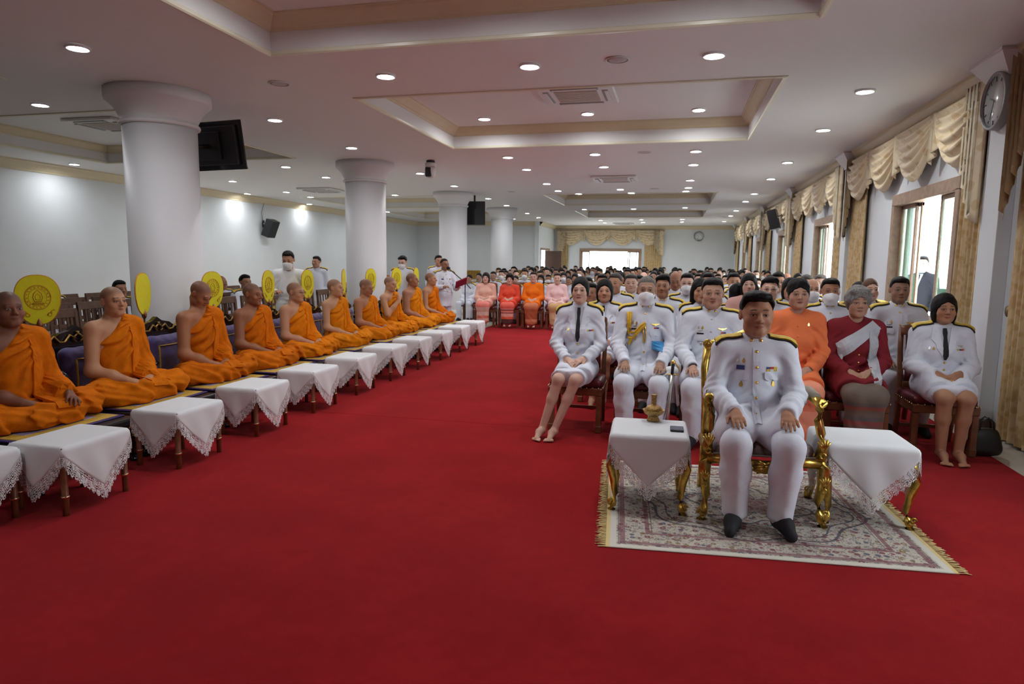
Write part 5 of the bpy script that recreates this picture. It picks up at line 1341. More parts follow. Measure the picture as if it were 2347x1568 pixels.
# brown slatted chairs in rows behind the monks
def make_slat_chair():
    t = thing('slatted_chair', 'x', 'chair', (0, 0, 0), PI / 2, 'brown slatted chairs')
    for x in (-.2, .2):
        G().box((x, -.2, .21), (.04, .04, .42), .004).obj('leg', WOODL, t); G().box((x, .2, .47), (.04, .04, .95), .004, rx=-.07).obj('leg', WOODL, t)
    G().box((0, 0, .43), (.46, .45, .04), .008).obj('seat', WOODL, t)
    G().box((0, .235, .93), (.44, .035, .10), .006, rx=-.07).obj('top_rail', WOODL, t); G().box((0, .218, .70), (.40, .022, .05), .004, rx=-.07).obj('back_rail', WOODL, t)
    for x in (-.1, 0, .1): G().box((x, .225, .81), (.025, .018, .19), .003, rx=-.07).obj('slat', WOODL, t)
    G().box((0, .21, .58), (.40, .02, .035), .004, rx=-.07).obj('back_rail', WOODL, t)
    for x in (-.2, .2): G().box((x, 0, .18), (.025, .38, .03), .003).obj('stretcher', WOODL, t)
    return t
slat0 = make_slat_chair(); k = 0; SLAT = []
for ci, x in enumerate((-6.15, -6.95, -7.75, -8.55)):
    for r in range(14):
        y = 4.6 + .55 * r + .1 * (ci % 2)
        if ci == 0 and abs(y - 6.85) < .75 or ci == 0 and y < 5: continue
        o = slat0 if k == 0 else copy_tree(slat0); k += 1; o.location = (x, y, 0); o.rotation_euler.z = PI / 2 + .06 * math.sin(k * 1.7); SLAT.append((x, y))
        o['label'] = 'brown slatted wooden chair in the %s line behind the orange-robed row, %s from the camera' % (('first', 'second', 'third', 'fourth')[ci], ordinal(r))
# ---------------------------------------------------------------- gilt armchair, gilt tables, rug
RUG = mat('persian_rug', (.7, .66, .58), .9, spec=.1)
def _rug():
    n = NT(RUG); o = n.tc(); X, Y, Z = n.xyz(o)
    ax = n.math('ABSOLUTE', X); ay = n.math('ABSOLUTE', Y)
    ed = n.math('MINIMUM', n.math('SUBTRACT', .86, ax), n.math('SUBTRACT', .80, ay))      # distance to the edge
    base = (.62, .57, .48)
    wob = n.noise(o, 7, 2)
    r = n.math('SQRT', n.math('ADD', n.math('POWER', n.math('DIVIDE', X, 1.15), 2), n.math('POWER', Y, 2)))
    th = n.math('ARCTAN2', Y, X)
    lobe = n.math('ADD', r, n.math('MULTIPLY', n.math('SINE', n.math('MULTIPLY', th, 8)), .035))
    c = base
    fl = n.voro(o, 21); fl2 = n.voro(o, 47); cr = n.N.new('ShaderNodeTexVoronoi'); cr.inputs['Scale'].default_value = 21; n.L.new(o, cr.inputs['Vector'])
    hue = n.xyz(cr.outputs['Color'])[0]
    pc = n.mix(n.step(hue, .35, .4), (.24, .05, .07), n.mix(n.step(hue, .62, .66), (.10, .13, .20), n.mix(n.step(hue, .82, .86), (.30, .22, .09), (.36, .16, .17))))
    petals = n.math('MULTIPLY', n.step(fl, .10, .14), n.math('SUBTRACT', 1, n.step(n.math('ADD', fl, n.math('MULTIPLY', wob, .18)), .40, .46)))
    c = n.mix(n.math('MULTIPLY', petals, .85), c, pc)
    c = n.mix(n.math('MULTIPLY', n.math('SUBTRACT', 1, n.step(fl2, .20, .26)), .75), c, (.22, .08, .10))
    f3 = n.voro(o, 33); c = n.mix(n.math('MULTIPLY', n.math('MULTIPLY', n.step(f3, .16, .2), n.math('SUBTRACT', 1, n.step(f3, .34, .40))), .6), c, n.mix(n.step(wob, .45, .55), (.20, .06, .08), (.14, .13, .15)))
    st = n.noise(o, 38, 4); c = n.mix(n.math('MULTIPLY', n.math('SUBTRACT', 1, n.step(n.math('ABSOLUTE', n.math('SUBTRACT', st, .5)), .006, .018)), .7), c, (.16, .15, .14))
    for rr, w in ((.56, .010), (.50, .006), (.30, .010), (.16, .008)):
        c = n.mix(n.math('MULTIPLY', n.math('SUBTRACT', 1, n.step(n.math('ABSOLUTE', n.math('SUBTRACT', lobe, rr)), w * .6, w)), .85), c, (.10, .09, .12))
    c = n.mix(n.math('MULTIPLY', n.math('SUBTRACT', 1, n.step(lobe, .14, .15)), .55), c, (.24, .09, .10))
    for e0, e1, cl, f in ((.055, .085, (.26, .10, .12), .75), (.20, .225, (.26, .10, .12), .75), (.048, .052, (.08, .07, .08), .9), (.235, .239, (.08, .07, .08), .9)):
        bm = n.math('MULTIPLY', n.step(ed, e0, e0 + .003), n.math('SUBTRACT', 1, n.step(ed, e1, e1 + .003)))
        c = n.mix(n.math('MULTIPLY', bm, n.math('MULTIPLY', n.step(fl2, .12, .3), f)), c, cl)
    c = n.mix(n.math('SUBTRACT', 1, n.step(ed, .036, .042)), c, (.72, .69, .60))
    n.base(c); n.bump(n.noise(o, 500, 1), .3, .005)
_rug()
RUGR = .082
rug = thing('patterned_rug', 'cream floral rug with fringed ends under the gilt armchair', 'rug', (.50, 4.33, .0125), RUGR)
G().box((0, 0, .004), (1.72, 1.60, .008), .003).obj('pile', RUG, rug)
FRM = mat('yellow_fringe', (.76, .58, .26), .9)
for s in (-1, 1):
    g = G(); random.seed(5 + s); g.box((s * .868, 0, .004), (.024, 1.60, .007), .002)
    for q in range(150):
        y = -.795 + 1.59 * q / 149; dx = s * (.045 + random.random() * .025); g.tube([(s * .872, y, .005), (s * .872 + dx * .6, y + random.uniform(-.008, .008), .006), (s * .872 + dx, y + random.uniform(-.014, .014), .003)], .004, 4, .5)
    g.obj('fringe', FRM, rug)['kind'] = 'stuff'
def cabriole(x, y, sx, sy, top, r=.030):
    return G().tube([(x, y, top), (x + sx * .018, y + sy * .02, top - .06), (x + sx * .026, y + sy * .028, top - .14), (x + sx * .010, y + sy * .012, top * .45), (x - sx * .004, y - sy * .004, top * .22), (x + sx * .006, y + sy * .010, .055), (x + sx * .016, y + sy * .024, .025), (x + sx * .016, y + sy * .022, 0)], [r * 1.15, r * 1.2, r * 1.15, r * .9, r * .72, r * .8, r * 1.05, r * .95], 10)
def leaf(c, s, M=None):
    g = G()
    for k in range(5):
        a = -.9 + .45 * k; g.tube([(0, 0, -.02 * s), (.016 * s * math.sin(a), -.006, .012 * s), (.034 * s * math.sin(a), -.004, .034 * s * math.cos(a) * 1.3)], [.006 * s, .008 * s, .003 * s], 6)
    g.tube([(.0, -.004, -.02 * s)] + [(.011 * s * math.sin(q), -.006, -.036 * s + .012 * s * math.cos(q)) for q in np.linspace(0, 5, 9)], .0045 * s, 6)
    bmesh.ops.transform(g.b, matrix=Matrix.Translation(c) @ (M or Matrix()), verts=g.b.verts[:]); return g
def gilt_table(loc, rz, w, d, lab, clab, zt=.475, D=.64):
    t = thing('gilt_table', lab, 'table', loc, rz, 'gilt side tables')
    G().box((0, 0, zt - .012), (w, d, .024), .010).obj('table_top', GOLDD, t); G().box((0, 0, zt - .055), (w - .04, d - .04, .06), .008).obj('apron', GOLD, t)
    for a in (-1, 1):
        for b in (-1, 1):
            l = cabriole(a * (w / 2 - .035), b * (d / 2 - .035), a, b, zt - .05, .026).obj('leg', GOLD, t)
            sp = G().tube([(a * (w / 2 - .01) + .018 * math.cos(q) * (1 - q / 9), b * (d / 2 - .005) - .012, .055 + .020 * math.sin(q) * (1 - q / 9)) for q in np.linspace(0, 7, 14)], .006, 6).obj('scroll', GOLD, l)
    c = tablecloth(loc, rz, w / 2 + .004, d / 2 + .004, zt, D, clab, 'lace cloths on the gilt tables', cz=loc[2])
    return t
gilt_table((-.125, 4.245, .022), .04, .47, .46, 'gilt side table with cabriole legs, carrying the golden vessel and phone', 'white lace-edged cloth on the gilt table under the golden vessel')
gilt_table((1.145, 4.37, .022), .04, .50, .46, 'gilt side table with cabriole legs right of the armchair', 'empty white lace-edged cloth on the gilt table right of the armchair')
ZIG = mat('zigzag_upholstery', (.35, .28, .27), .75)
def _zig():
    n = NT(ZIG); X, Y, Z = n.xyz(n.tc())
    tri = n.math('PINGPONG', n.math('ADD', Y, n.math('MULTIPLY', Z, .6)), .014)
    f = n.math('PINGPONG', n.math('ADD', X, n.math('MULTIPLY', tri, .8)), .028)
    c = n.mix(n.step(f, .012, .014), (.24, .17, .17), (.33, .26, .25)); c = n.mix(n.math('MULTIPLY', n.step(f, .021, .023), n.step(n.noise(n.tc(), 6, 1), .4, .6)), c, (.62, .60, .58)); n.base(c)
_zig()
CREAMF = mat('taupe_cloth', (.42, .36, .29), .8)
def gilt_chair(loc, rz):
    t = thing('gilt_armchair', 'carved gilt armchair with zigzag upholstery at the centre of the patterned rug', 'chair', loc, rz)
    sd = SDF([rc((-.24, -.22, .425), (.24, -.22, .425), .045, k=.03), rc((-.22, .2, .425), (.22, .2, .425), .045, k=.03), rc((-.24, -.22, .425), (-.22, .2, .425), .045, k=.03), rc((.24, -.22, .425), (.22, .2, .425), .045, k=.03), el((0, -.02, .425), (.27, .24, .065), .06)], None, lambda P, d: np.maximum(d, .385 - P[:, 2]))
    V, F = polygonise(sd, .014); link('seat', npmesh('seat', V, F, ZIG), t)
    G().tube([(-.29, -.275, .40), (0, -.285, .40), (.29, -.275, .40)], .007, 6).obj('piping', CREAMF, t)
    fr = G().tube([(-.32, -.265, .365), (-.2, -.285, .37), (-.1, -.285, .355), (0, -.29, .345), (.1, -.285, .355), (.2, -.285, .37), (.32, -.265, .365)], [.034, .03, .026, .03, .026, .03, .034], 8).obj('front_rail', GOLD, t)
    leaf((0, -.315, .345), 1.6, Matrix.Rotation(PI / 2, 4, 'Y')).obj('carved_spray', GOLD, fr); leaf((0, -.315, .345), 1.6, Matrix.Rotation(-PI / 2, 4, 'Y')).obj('carved_spray', GOLD, fr)
    G().tube([(-.09, -.31, .335), (-.05, -.315, .318), (0, -.318, .310), (.05, -.315, .318), (.09, -.31, .335)], .010, 6).obj('carved_edge', GOLD, fr)
    for s in (-1, 1):
        G().tube([(s * .31, -.25, .37), (s * .29, .22, .37)], .03, 8).obj('side_rail', GOLD, t)
        l = G().tube([(s * .315, -.265, .40), (s * .335, -.285, .34), (s * .335, -.285, .24), (s * .318, -.27, .14), (s * .33, -.285, .07), (s * .345, -.305, .035), (s * .345, -.305, 0)], [.036, .038, .032, .024, .026, .034, .030], 10).obj('leg', GOLD, t)
        leaf((s * .335, -.322, .26), 1.1).obj('carved_leaf', GOLD, l); leaf((s * .342, -.335, .06), .8).obj('carved_leaf', GOLD, l)
        G().tube([(s * .27, .24, .36), (s * .275, .27, .18), (s * .28, .30, 0)], [.028, .025, .022], 8).obj('leg', GOLD, t)
        p = G().tube([(s * .318, -.262, .39), (s * .325, -.268, .46), (s * .318, -.255, .54), (s * .305, -.225, .62), (s * .31, -.22, .68), (s * .318, -.225, .715), (s * .30, -.10, .725), (s * .285, .10, .72), (s * .265, .24, .74)], [.036, .030, .026, .025, .026, .034, .024, .024, .024], 10).obj('armrest', GOLD, t)
        G().tube([(s * .318, -.293, .53), (s * .307, -.258, .61), (s * .312, -.250, .67)], [.008, .012, .010], 6, .5).obj('flute', RUSTG, p); leaf((s * .322, -.300, .47), 1.35).obj('carved_leaf', GOLD, p)
        G().tube([(s * .310, -.16, .742), (s * .296, -.02, .752), (s * .285, .10, .742)], [.024, .032, .024], 10).obj('arm_pad', CREAMF, p)
        G().tube([(s * .27, .24, .38), (s * .275, .27, .60), (s * .285, .31, .82), (s * .265, .335, .97)], [.028, .025, .025, .028], 8).obj('back_post', GOLD, t)
    tr = G().tube([(-.275, .335, .96), (-.20, .345, 1.0), (-.1, .35, 1.03), (0, .352, 1.06), (.1, .35, 1.03), (.20, .345, 1.0), (.275, .335, .96)], [.034, .03, .028, .045, .028, .03, .034], 10).obj('crest_rail', GOLD, t)
    for s in (-1, 1): G().tube([(s * .275 + .026 * math.cos(q) * (1 - q / 11), .32, .985 + .03 * math.sin(q) * (1 - q / 11)) for q in np.linspace(0, 8, 16)], .009, 6).obj('scroll', GOLD, tr)
    G().box((0, .30, .70), (.48, .06, .50), .025, rx=-.16, seg=2).obj('backrest', ZIG, t)
    return t
gilt_chair((.525, 4.335, .022), .085)
# vessel, phone
q = on_z(1497, 968, .492)
v = thing('golden_vessel', 'small engraved golden ewer standing in a footed bowl on the white cloth', 'vessel', (q[0], q[1], .5045))
ENG = mat('engraved_gold', (.72, .46, .16), .35, .85, noise=.75, nscale=160, bump=.6, bscale=170)
G().lathe([(.044, 0), (.042, .006), (.030, .028), (.036, .034), (.058, .048), (.068, .066), (.072, .074), (.069, .075), (.052, .055), (0, .045)], 36).obj('footed_bowl', ENG, v)
G().lathe([(.03, .05), (.054, .066), (.056, .078), (.045, .096), (.022, .104), (.016, .112), (.015, .125), (.018, .130), (.0155, .135), (.017, .165), (.019, .172), (.0195, .176), (.015, .176)], 36).obj('ewer', ENG, v)
q = on_z(1551, 990, .492)
ph = thing('mobile_phone', 'black mobile phone lying on the white cloth beside the golden vessel', 'phone', (q[0], q[1], .505), .02)
G().box((0, 0, .006), (.082, .105, .012), .004, seg=2).obj('body', DARKM, ph); G().box((0, 0, .0126), (.074, .096, .001)).obj('screen', mat('phone_glass', (.05, .06, .09), .08), ph)
# ---------------------------------------------------------------- the people
TAN, BROWN, FAIR, DARK = (.52, .27, .165), (.37, .175, .10), (.68, .42, .32), (.24, .11, .065)
def at(px, py, Y, zb=.012):
    q = on_y(px, py, Y); return q[0], q[2] - zb
# the man in front
p0 = person((.49, 4.31, .022), .05, 'person in white uniform and black socks seated in the gilt armchair, hands on knees', ztop=1.345, s=1.10, sh=.185, b=1.06, belly=1.1, hair='swept', wx=1.07, jaw=1.06, nose=1.15, skin=(.44, .215, .125), feet='sock', spread=.95)
# first row
ROW1 = {}
def row1(key, px, py, Y, label, clab, crz=0, cy=.02, **kw):
    x, zt = at(px, py, Y); r = person((x, Y + .04, .012), kw.pop('rz', 0), label, 'front row guests', ztop=zt, **kw)
    chair_at(x + kw.get('cdx', 0), Y + .04 + cy, crz, clab); ROW1[key] = r; return r
row1('girl', 1330, 637, 6.05, 'barefoot person in white jacket, skirt and black tie, leftmost in the front row, legs slanted', 'burgundy leather chair at the left end of the front row', .02, s=1.0, sh=.165, b=.84, fem=True, hair='tied_part', outfit='suit', arms='lap', legs='slant', skirt='short', feet='bare', skin=FAIR, lip=.7, wx=.95, nose=.9)
row1('off1', 1483, 635, 6.05, 'masked person in white uniform with looped yellow shoulder cord, hands on knees', 'burgundy leather chair of the person with the yellow cord', s=1.02, sh=.19, b=1.04, hair='buzz', haircol=(.17, .16, .15), mask=True, skin=(.40, .22, .14), badges=3, yaw=.03)
row1('off2', 1635, 640, 6.0, 'person in white uniform with black wristwatch, seated just behind the gilt armchair', 'burgundy leather chair of the person with the black wristwatch', s=1.08, sh=.20, b=1.12, belly=1.12, hair='short', wx=1.08, jaw=1.2, skin=(.52, .29, .20), badges=3, btn=SILVP)
SALM = band_material('salmon_weave', [(0, (.86, .25, .13)), (.3, (.90, .32, .20)), (.55, (.84, .22, .12)), (.8, (.90, .33, .2))], .1, .6)
row1('orange', 1833, 643, 6.05, 'person in orange blouse and long salmon skirt in the front row', 'burgundy leather chair of the person in orange', s=1.03, sh=.172, b=.98, fem=True, hair='updo', outfit='blouse', arms='lap', legs='together', skirt='long', col=(.88, .22, .085), smat=SALM, skin=(.50, .27, .19), lip=.8, wx=1.05, jaw=1.1, feet='none')
STRIPE = band_material('striped_brown_weave', [(0, (.13, .09, .075)), (.10, (.24, .06, .05)), (.17, (.11, .10, .10)), (.24, (.16, .09, .075)), (.36, (.25, .06, .05)), (.43, (.10, .09, .09)), (.50, (.15, .10, .08)), (.60, (.26, .07, .05)), (.66, (.12, .10, .09)), (.72, (.15, .11, .085))], .1, .62)
row1('elder', 1970, 662, 6.05, 'person in dark red jacket with silver sash and striped brown skirt', 'burgundy leather chair of the person with the silver sash', s=1.02, sh=.17, b=.98, fem=True, hair='fluffy', haircol=(.28, .27, .26), outfit='blouse', arms='lap', legs='together', skirt='long', col=(.22, .022, .030), smat=STRIPE, skin=(.46, .26, .17), lip=.15, feet='none')
row1('woman', 2170, 677, 6.15, 'person in white jacket, tie and skirt, rightmost in the front row beside the curtain', 'burgundy leather chair at the right end of the front row', s=1.0, sh=.175, b=.98, fem=True, hair='bob_part', outfit='suit', arms='lap', legs='together', skirt='short', feet='bare', skin=(.42, .21, .12), lip=.5, badges=2, rz=-.04)
# extras worn by the first row
def worn(key): return ROW1[key][0], ROW1[key][2], ROW1[key][3], ROW1[key][4]
def cord(par, S, pts, r, m, name, off=.012):
    q = S.trace([front(x, z) for x, z in pts], (0, 1, 0)); q = q + S.normal(q) * off
    return G().tube([tuple(v) for v in q], r, 8).obj(name, m, par)
o, S, SK, J = worn('off1'); n = J['neck']; T = J['T']; z = J['pel'][2]
jk = [c for c in o.children if c.name.startswith('tunic')][0]
ag = cord(jk, S, [(-.150, n[2] - .035), (-.150, z + .36 * T), (-.148, z + .29 * T), (-.135, z + .25 * T), (-.10, z + .25 * T), (-.06, z + .29 * T), (-.02, z + .335 * T), (.005, z + .35 * T)], .013, YELC, 'yellow_cord')
cord(jk, S, [(-.128, n[2] - .035), (-.128, z + .33 * T), (-.112, z + .285 * T), (-.075, z + .295 * T), (-.03, z + .345 * T), (.005, z + .365 * T)], .012, YELC, 'cord_strand', .016)
cord(jk, S, [(.004, z + .35 * T), (.010, z + .29 * T), (.008, z + .22 * T)], .006, GOLDP, 'gold_tassel', .012); cord(jk, S, [(-.010, z + .35 * T), (-.012, z + .30 * T), (-.004, z + .215 * T)], .006, GOLDP, 'gold_tassel', .012); cord(jk, S, [(-.15, z + .20 * T), (-.11, z + .24 * T), (-.06, z + .29 * T)], .011, YELC, 'cord_strand', .012)
cd = attach(jk, 'identity_card', patch(S, [front(.065, z + .235 * T), front(.165, z + .225 * T)], [front(.065, z + .175 * T), front(.165, z + .165 * T)], (0, 1, 0), .010, 3), BLUEC)
attach(jk, 'red_stripe', patch(S, [front(.068, z + .185 * T), front(.15, z + .225 * T)], [front(.068, z + .178 * T), front(.15, z + .217 * T)], (0, 1, 0), .013, 2), REDC); attach(jk, 'portrait', patch(S, [front(.068, z + .234 * T), front(.088, z + .233 * T)], [front(.068, z + .205 * T), front(.088, z + .204 * T)], (0, 1, 0), .013, 2), WHITEP)
# white gloves under his left hand
q = J['wrL'] + np.array([.02, -.06, -.03])
sdg = SDF(hand_prims(q + (.06, .03, -.01), (-.9, -.35, -.15), (0, -.2, 1), 1, (.1, .15), 1.05) + [rc(q + (.06, .03, -.01), q + (.10, .05, -.02), .03, .035, .02)]); V, F = polygonise(sdg, .0065)
gl = link('white_gloves', npmesh('white_gloves', V, F, CLOTH), None, o.location); gl.color = (.82, .82, .83, 1); tag(gl, 'pair of white gloves on the knee of the person with the yellow cord', 'gloves')
# ceremonial sword
a, b_ = on_y(1543, 832, 5.62), on_y(1529, 970, 5.60); dirv = (b_ - a) / abs(b_[2] - a[2]); foot = a + dirv * (a[2] - .03)
sw = thing('sword', 'ceremonial sword with silver scabbard standing beside the person with the yellow cord', 'sword', tuple(foot))
rel = a - foot; L_ = Vector(rel)
G().tube([(0, 0, -.012), tuple(L_ * .5), tuple(L_ * .86)], [.010, .014, .015], 8, .6).obj('scabbard', SILVP, sw)
hl = G().tube([tuple(L_ * .86), tuple(L_ * 1.0)], [.012, .014], 8).obj('grip', BLACKC, sw); G().sphere(tuple(L_ * 1.01), .02, 8, 6).obj('pommel', GOLDP, hl); G().tube([tuple(L_ * .86 + Vector((-.04, 0, 0))), tuple(L_ * .86 + Vector((.05, 0, .0))), tuple(L_ * .93 + Vector((.055, 0, 0))), tuple(L_ * 1.0 + Vector((.02, 0, 0)))], .006, 6).obj('hand_guard', GOLDP, hl)
# wristwatches
def watch(key, q_, m=DARKM):
    o, S, SK, J = worn(key); w, e = J['wr' + q_], J['el' + q_]; d = unit(w - e); u = unit(np.cross(d, (0, 0, 1))); v = np.cross(u, d)
    c = w + d * .006
    G().tube([tuple(c + (u * math.cos(k) + v * math.sin(k)) * .033) for k in np.linspace(0, 2 * PI, 17)], .009, 6).obj('wristwatch', m, o)
watch('off2', 'R'); watch('orange', 'L', mat('watch_strap', (.06, .05, .04), .4))
# sash and brooches of the elderly woman
o, S, SK, J = worn('elder'); z, T, n = J['pel'][2], J['T'], J['neck']; bl = [c for c in o.children if c.name.startswith('blouse')][0]
SASH = mat('silver_sash', (.52, .53, .58), .6, noise=.08, nscale=40)
A = [(.175 - .30 * t, n[2] - .045 - .245 * T * t) for t in np.linspace(0, 1, 14)]; Bq = [(.115 - .28 * t, n[2] + .015 - .185 * T * t) for t in np.linspace(0, 1, 14)]
sa = attach(bl, 'sash', patch(S, [front(*q) for q in A], [front(*q) for q in Bq], (0, 1, 0), .009, 5, .006), SASH)
A = [(.085 - .01 * t, n[2] - .07 - .40 * T * t) for t in np.linspace(0, 1, 12)]; Bq = [(.165 - .035 * t, n[2] - .03 - .42 * T * t) for t in np.linspace(0, 1, 12)]
attach(bl, 'sash_tail', patch(S, [front(*q) for q in A], [front(*q) for q in Bq], (0, 1, 0), .014, 4, .006), SASH)
stud(bl, 'brooch', S, .115, n[2] - .055, .016, GOLDP, 'drop'); stud(bl, 'brooch', S, .138, n[2] - .085, .015, SILVP, 'drop')
for k in range(3): stud(bl, 'button', S, 0.01, z + .22 * T - .065 * k, .008, GOLDP, flat=.8)
o, S, SK, J = worn('orange'); z, T, n = J['pel'][2], J['T'], J['neck']; bl = [c for c in o.children if c.name.startswith('blouse')][0]
for k in range(3): stud(bl, 'button', S, 0, n[2] - .10 - .085 * k, .009, CLOTH, flat=.8).color = (.88, .24, .1, 1)
stud(bl, 'brooch', S, .085, n[2] - .085, .011, GOLDP, 'drop')
# handbag
hb = thing('handbag', 'black leather handbag on the carpet beside the right end chair', 'handbag', (2.50, 6.05, .012), .2)
sd = SDF([rc((-.09, 0, .05), (.09, 0, .05), .05, k=.03), rc((-.07, 0, .19), (.07, 0, .19), .025, k=.08), el((0, 0, .11), (.13, .06, .11), .05)], None, lambda P, d: np.maximum(d, .002 - P[:, 2])); V, F = polygonise(sd, .012); link('bag_body', npmesh('bag_body', V, F, PADB), hb)
for y in (-.02, .02): G().tube([(-.06, y, .20), (-.05, y, .28), (0, y, .32), (.05, y, .28), (.06, y, .20)], .006, 6).obj('handle', PADB, hb)
# second and third rows, placed one by one
U, SU_ = 'uniform', 'suit'
R2 = [
 (1386, 643, 7.35, 'person in white jacket and black tie, second row, behind the barefoot person', dict(fem=True, hair='bob_part', outfit=SU_, arms='lap', skirt='short', legs='together', skin=TAN, lip=.5, b=.88, sh=.165, feet='bare')),
 (1520, 631, 7.3, 'person in white uniform, second row, over the right shoulder board beside the yellow cord', dict(hair='side', skin=BROWN, wx=.92)),
 (1607, 641, 7.2, 'person in white jacket half hidden left of the person with black wristwatch', dict(fem=True, hair='long', outfit=SU_, arms='lap', skin=TAN, b=.86, sh=.16)),
 (1766, 637, 7.1, 'person in white uniform and rimless glasses, right behind the armchair occupant', dict(hair='side', skin=FAIR, glasses=True, wx=1.02)),
 (1906, 640, 6.95, 'person in white uniform with folded white mask, left of the silver sash', dict(hair='short', mask=True, skin=BROWN, badges=3, wx=1.04)),
 (2066, 637, 7.0, 'person in white uniform, second row, between silver sash and rightmost guest', dict(hair='short', skin=(.33, .18, .12), badges=2, sh=.195, yaw=-.1)),
 (1998, 640, 8.0, 'person in white jacket and tie, third row, behind the silver sash', dict(fem=True, hair='tied', haircol=(.16, .08, .045), outfit=SU_, arms='lap', skin=FAIR, lip=.7, b=.82, sh=.16)),
 (1865, 640, 8.1, 'masked person in white uniform, third row, behind the person in orange', dict(hair='balding', mask=True, skin=TAN)),
 (1718, 630, 8.2, 'person in pink blouse, third row, behind the armchair occupant', dict(fem=True, hair='bob', outfit='blouse', arms='lap', skin=FAIR, lip=.6, col=(.80, .46, .40), skirt='long', b=.9)),
 (1410, 628, 8.3, 'person in white uniform, third row, head turned, over the barefoot person', dict(hair='short', haircol=(.10, .09, .085), skin=TAN, b=1.1, yaw=-.25)),
 (1447, 630, 9.1, 'person in white uniform, fourth row, left of the yellow cord', dict(hair='short', haircol=(.08, .075, .07), skin=FAIR, wx=1.05, jaw=1.15)),
 (1354, 650, 8.2, 'person almost hidden behind the barefoot person', dict(hair='short', skin=BROWN)),
 (1549, 624, 9.6, 'person in white uniform with bowed head, fourth row', dict(hair='balding', skin=BROWN, pitch=-.35)),
 (1576, 628, 8.4, 'masked person with glasses in white uniform, third row', dict(hair='short', mask=True, glasses=True, skin=FAIR)),
 (1625, 627, 8.6, 'person in white uniform, third row, behind the black wristwatch', dict(hair='short', skin=TAN)),
 (1683, 627, 9.3, 'masked person in white uniform left of the pink blouse', dict(hair='short', mask=True, skin=TAN)),
 (1693, 652, 8.4, 'person in white jacket with head turned away, before the pink blouse', dict(hair='bob', skin=TAN, fem=True, outfit=SU_, yaw=2.6)),
 (1785, 626, 9.0, 'person with glasses in white uniform, fourth row, behind the rimless glasses', dict(hair='short', skin=TAN, glasses=True)),
 (1813, 640, 8.3, 'person in white jacket mostly hidden behind the person in orange', dict(hair='bob', skin=TAN, fem=True, outfit=SU_)),
 (1850, 632, 9.2, 'person in white uniform, fourth row, near the second window', dict(hair='short', haircol=(.12, .11, .10), skin=FAIR)),
 (1972, 647, 8.7, 'person in white jacket partly hidden by the person with silver sash', dict(fem=True, hair='tied', outfit=SU_, skin=FAIR)),
 (1882, 631, 10.0, 'person in white uniform beside the curtain of the second window', dict(hair='short', haircol=(.2, .17, .15), skin=FAIR)),
]
for i, (px, py, Y, lab, kw) in enumerate(R2):
    x, zt = at(px, py, Y); kw = dict(kw); kw.setdefault('arms', 'knees')
    random.seed(i); kw.setdefault('yaw', random.uniform(-.12, .12))
    person((x, Y + .04, .012), 0, lab, 'guests in the second to fourth rows', ztop=zt, s=1.02, lod=1 if Y < 7.8 else 2, **kw)
    chair_at(x, Y + .06, 0, 'leather chair under the ' + ' '.join(lab.split()[:12]), Y > 8.6)
# the four women facing down the aisle, and the rows behind
LAD = [(1113, 626, 'person in pale peach blouse and striped peach skirt, leftmost of the four facing the aisle', (.86, .50, .40), [(0, (.85, .20, .14)), (.10, (.86, .55, .48)), (.22, (.80, .22, .15)), (.36, (.86, .62, .52)), (.55, (.82, .45, .34)), (.62, (.85, .60, .5)), (.78, (.85, .24, .2))], 'bob'),
       (1168, 629, 'person in red-orange blouse and banded skirt, second of the four facing the aisle', (.80, .09, .05), [(0, (.10, .03, .03)), (.22, (.80, .12, .06)), (.34, (.86, .40, .34)), (.5, (.20, .03, .03)), (.54, (.86, .30, .24)), (.64, (.25, .04, .03)), (.68, (.86, .30, .24)), (.76, (.80, .12, .08))], 'fluffy'),
       (1222, 624, 'person in bright orange blouse and bronze skirt, third of the four facing the aisle', (.88, .19, .015), [(0, (.52, .15, .06)), (.12, (.70, .26, .14)), (.25, (.42, .09, .03)), (.55, (.50, .13, .05)), (.75, (.60, .18, .08))], 'short'),
       (1277, 627, 'person in pale pink blouse and gold skirt, rightmost of the four facing the aisle', (.85, .56, .56), [(0, (.62, .40, .20)), (.3, (.70, .48, .26)), (.6, (.60, .36, .16))], 'short')]
for i, (px, py, lab, col, bands, hr) in enumerate(LAD):
    x, zt = at(px, py, 15.0)
    person((x, 15.04, .012), .12, lab, 'four people facing the aisle', ztop=zt, s=1.0, lod=1, fem=True, hair=hr, haircol=(.02, .014, .012) if i < 2 else (.03, .016, .012), outfit='blouse', arms='lap', legs='together', skirt='long', col=col, smat=band_material('lady_weave_%d' % i, bands, .12, .58), skin=(.62, .38, .30), lip=.7, glasses=i == 2, feet='none', b=.95, sh=.17)
    chair_at(x, 15.06, .12, 'dark chair of the ' + ('first', 'second', 'third', 'fourth')[i] + ' of the four facing the aisle')
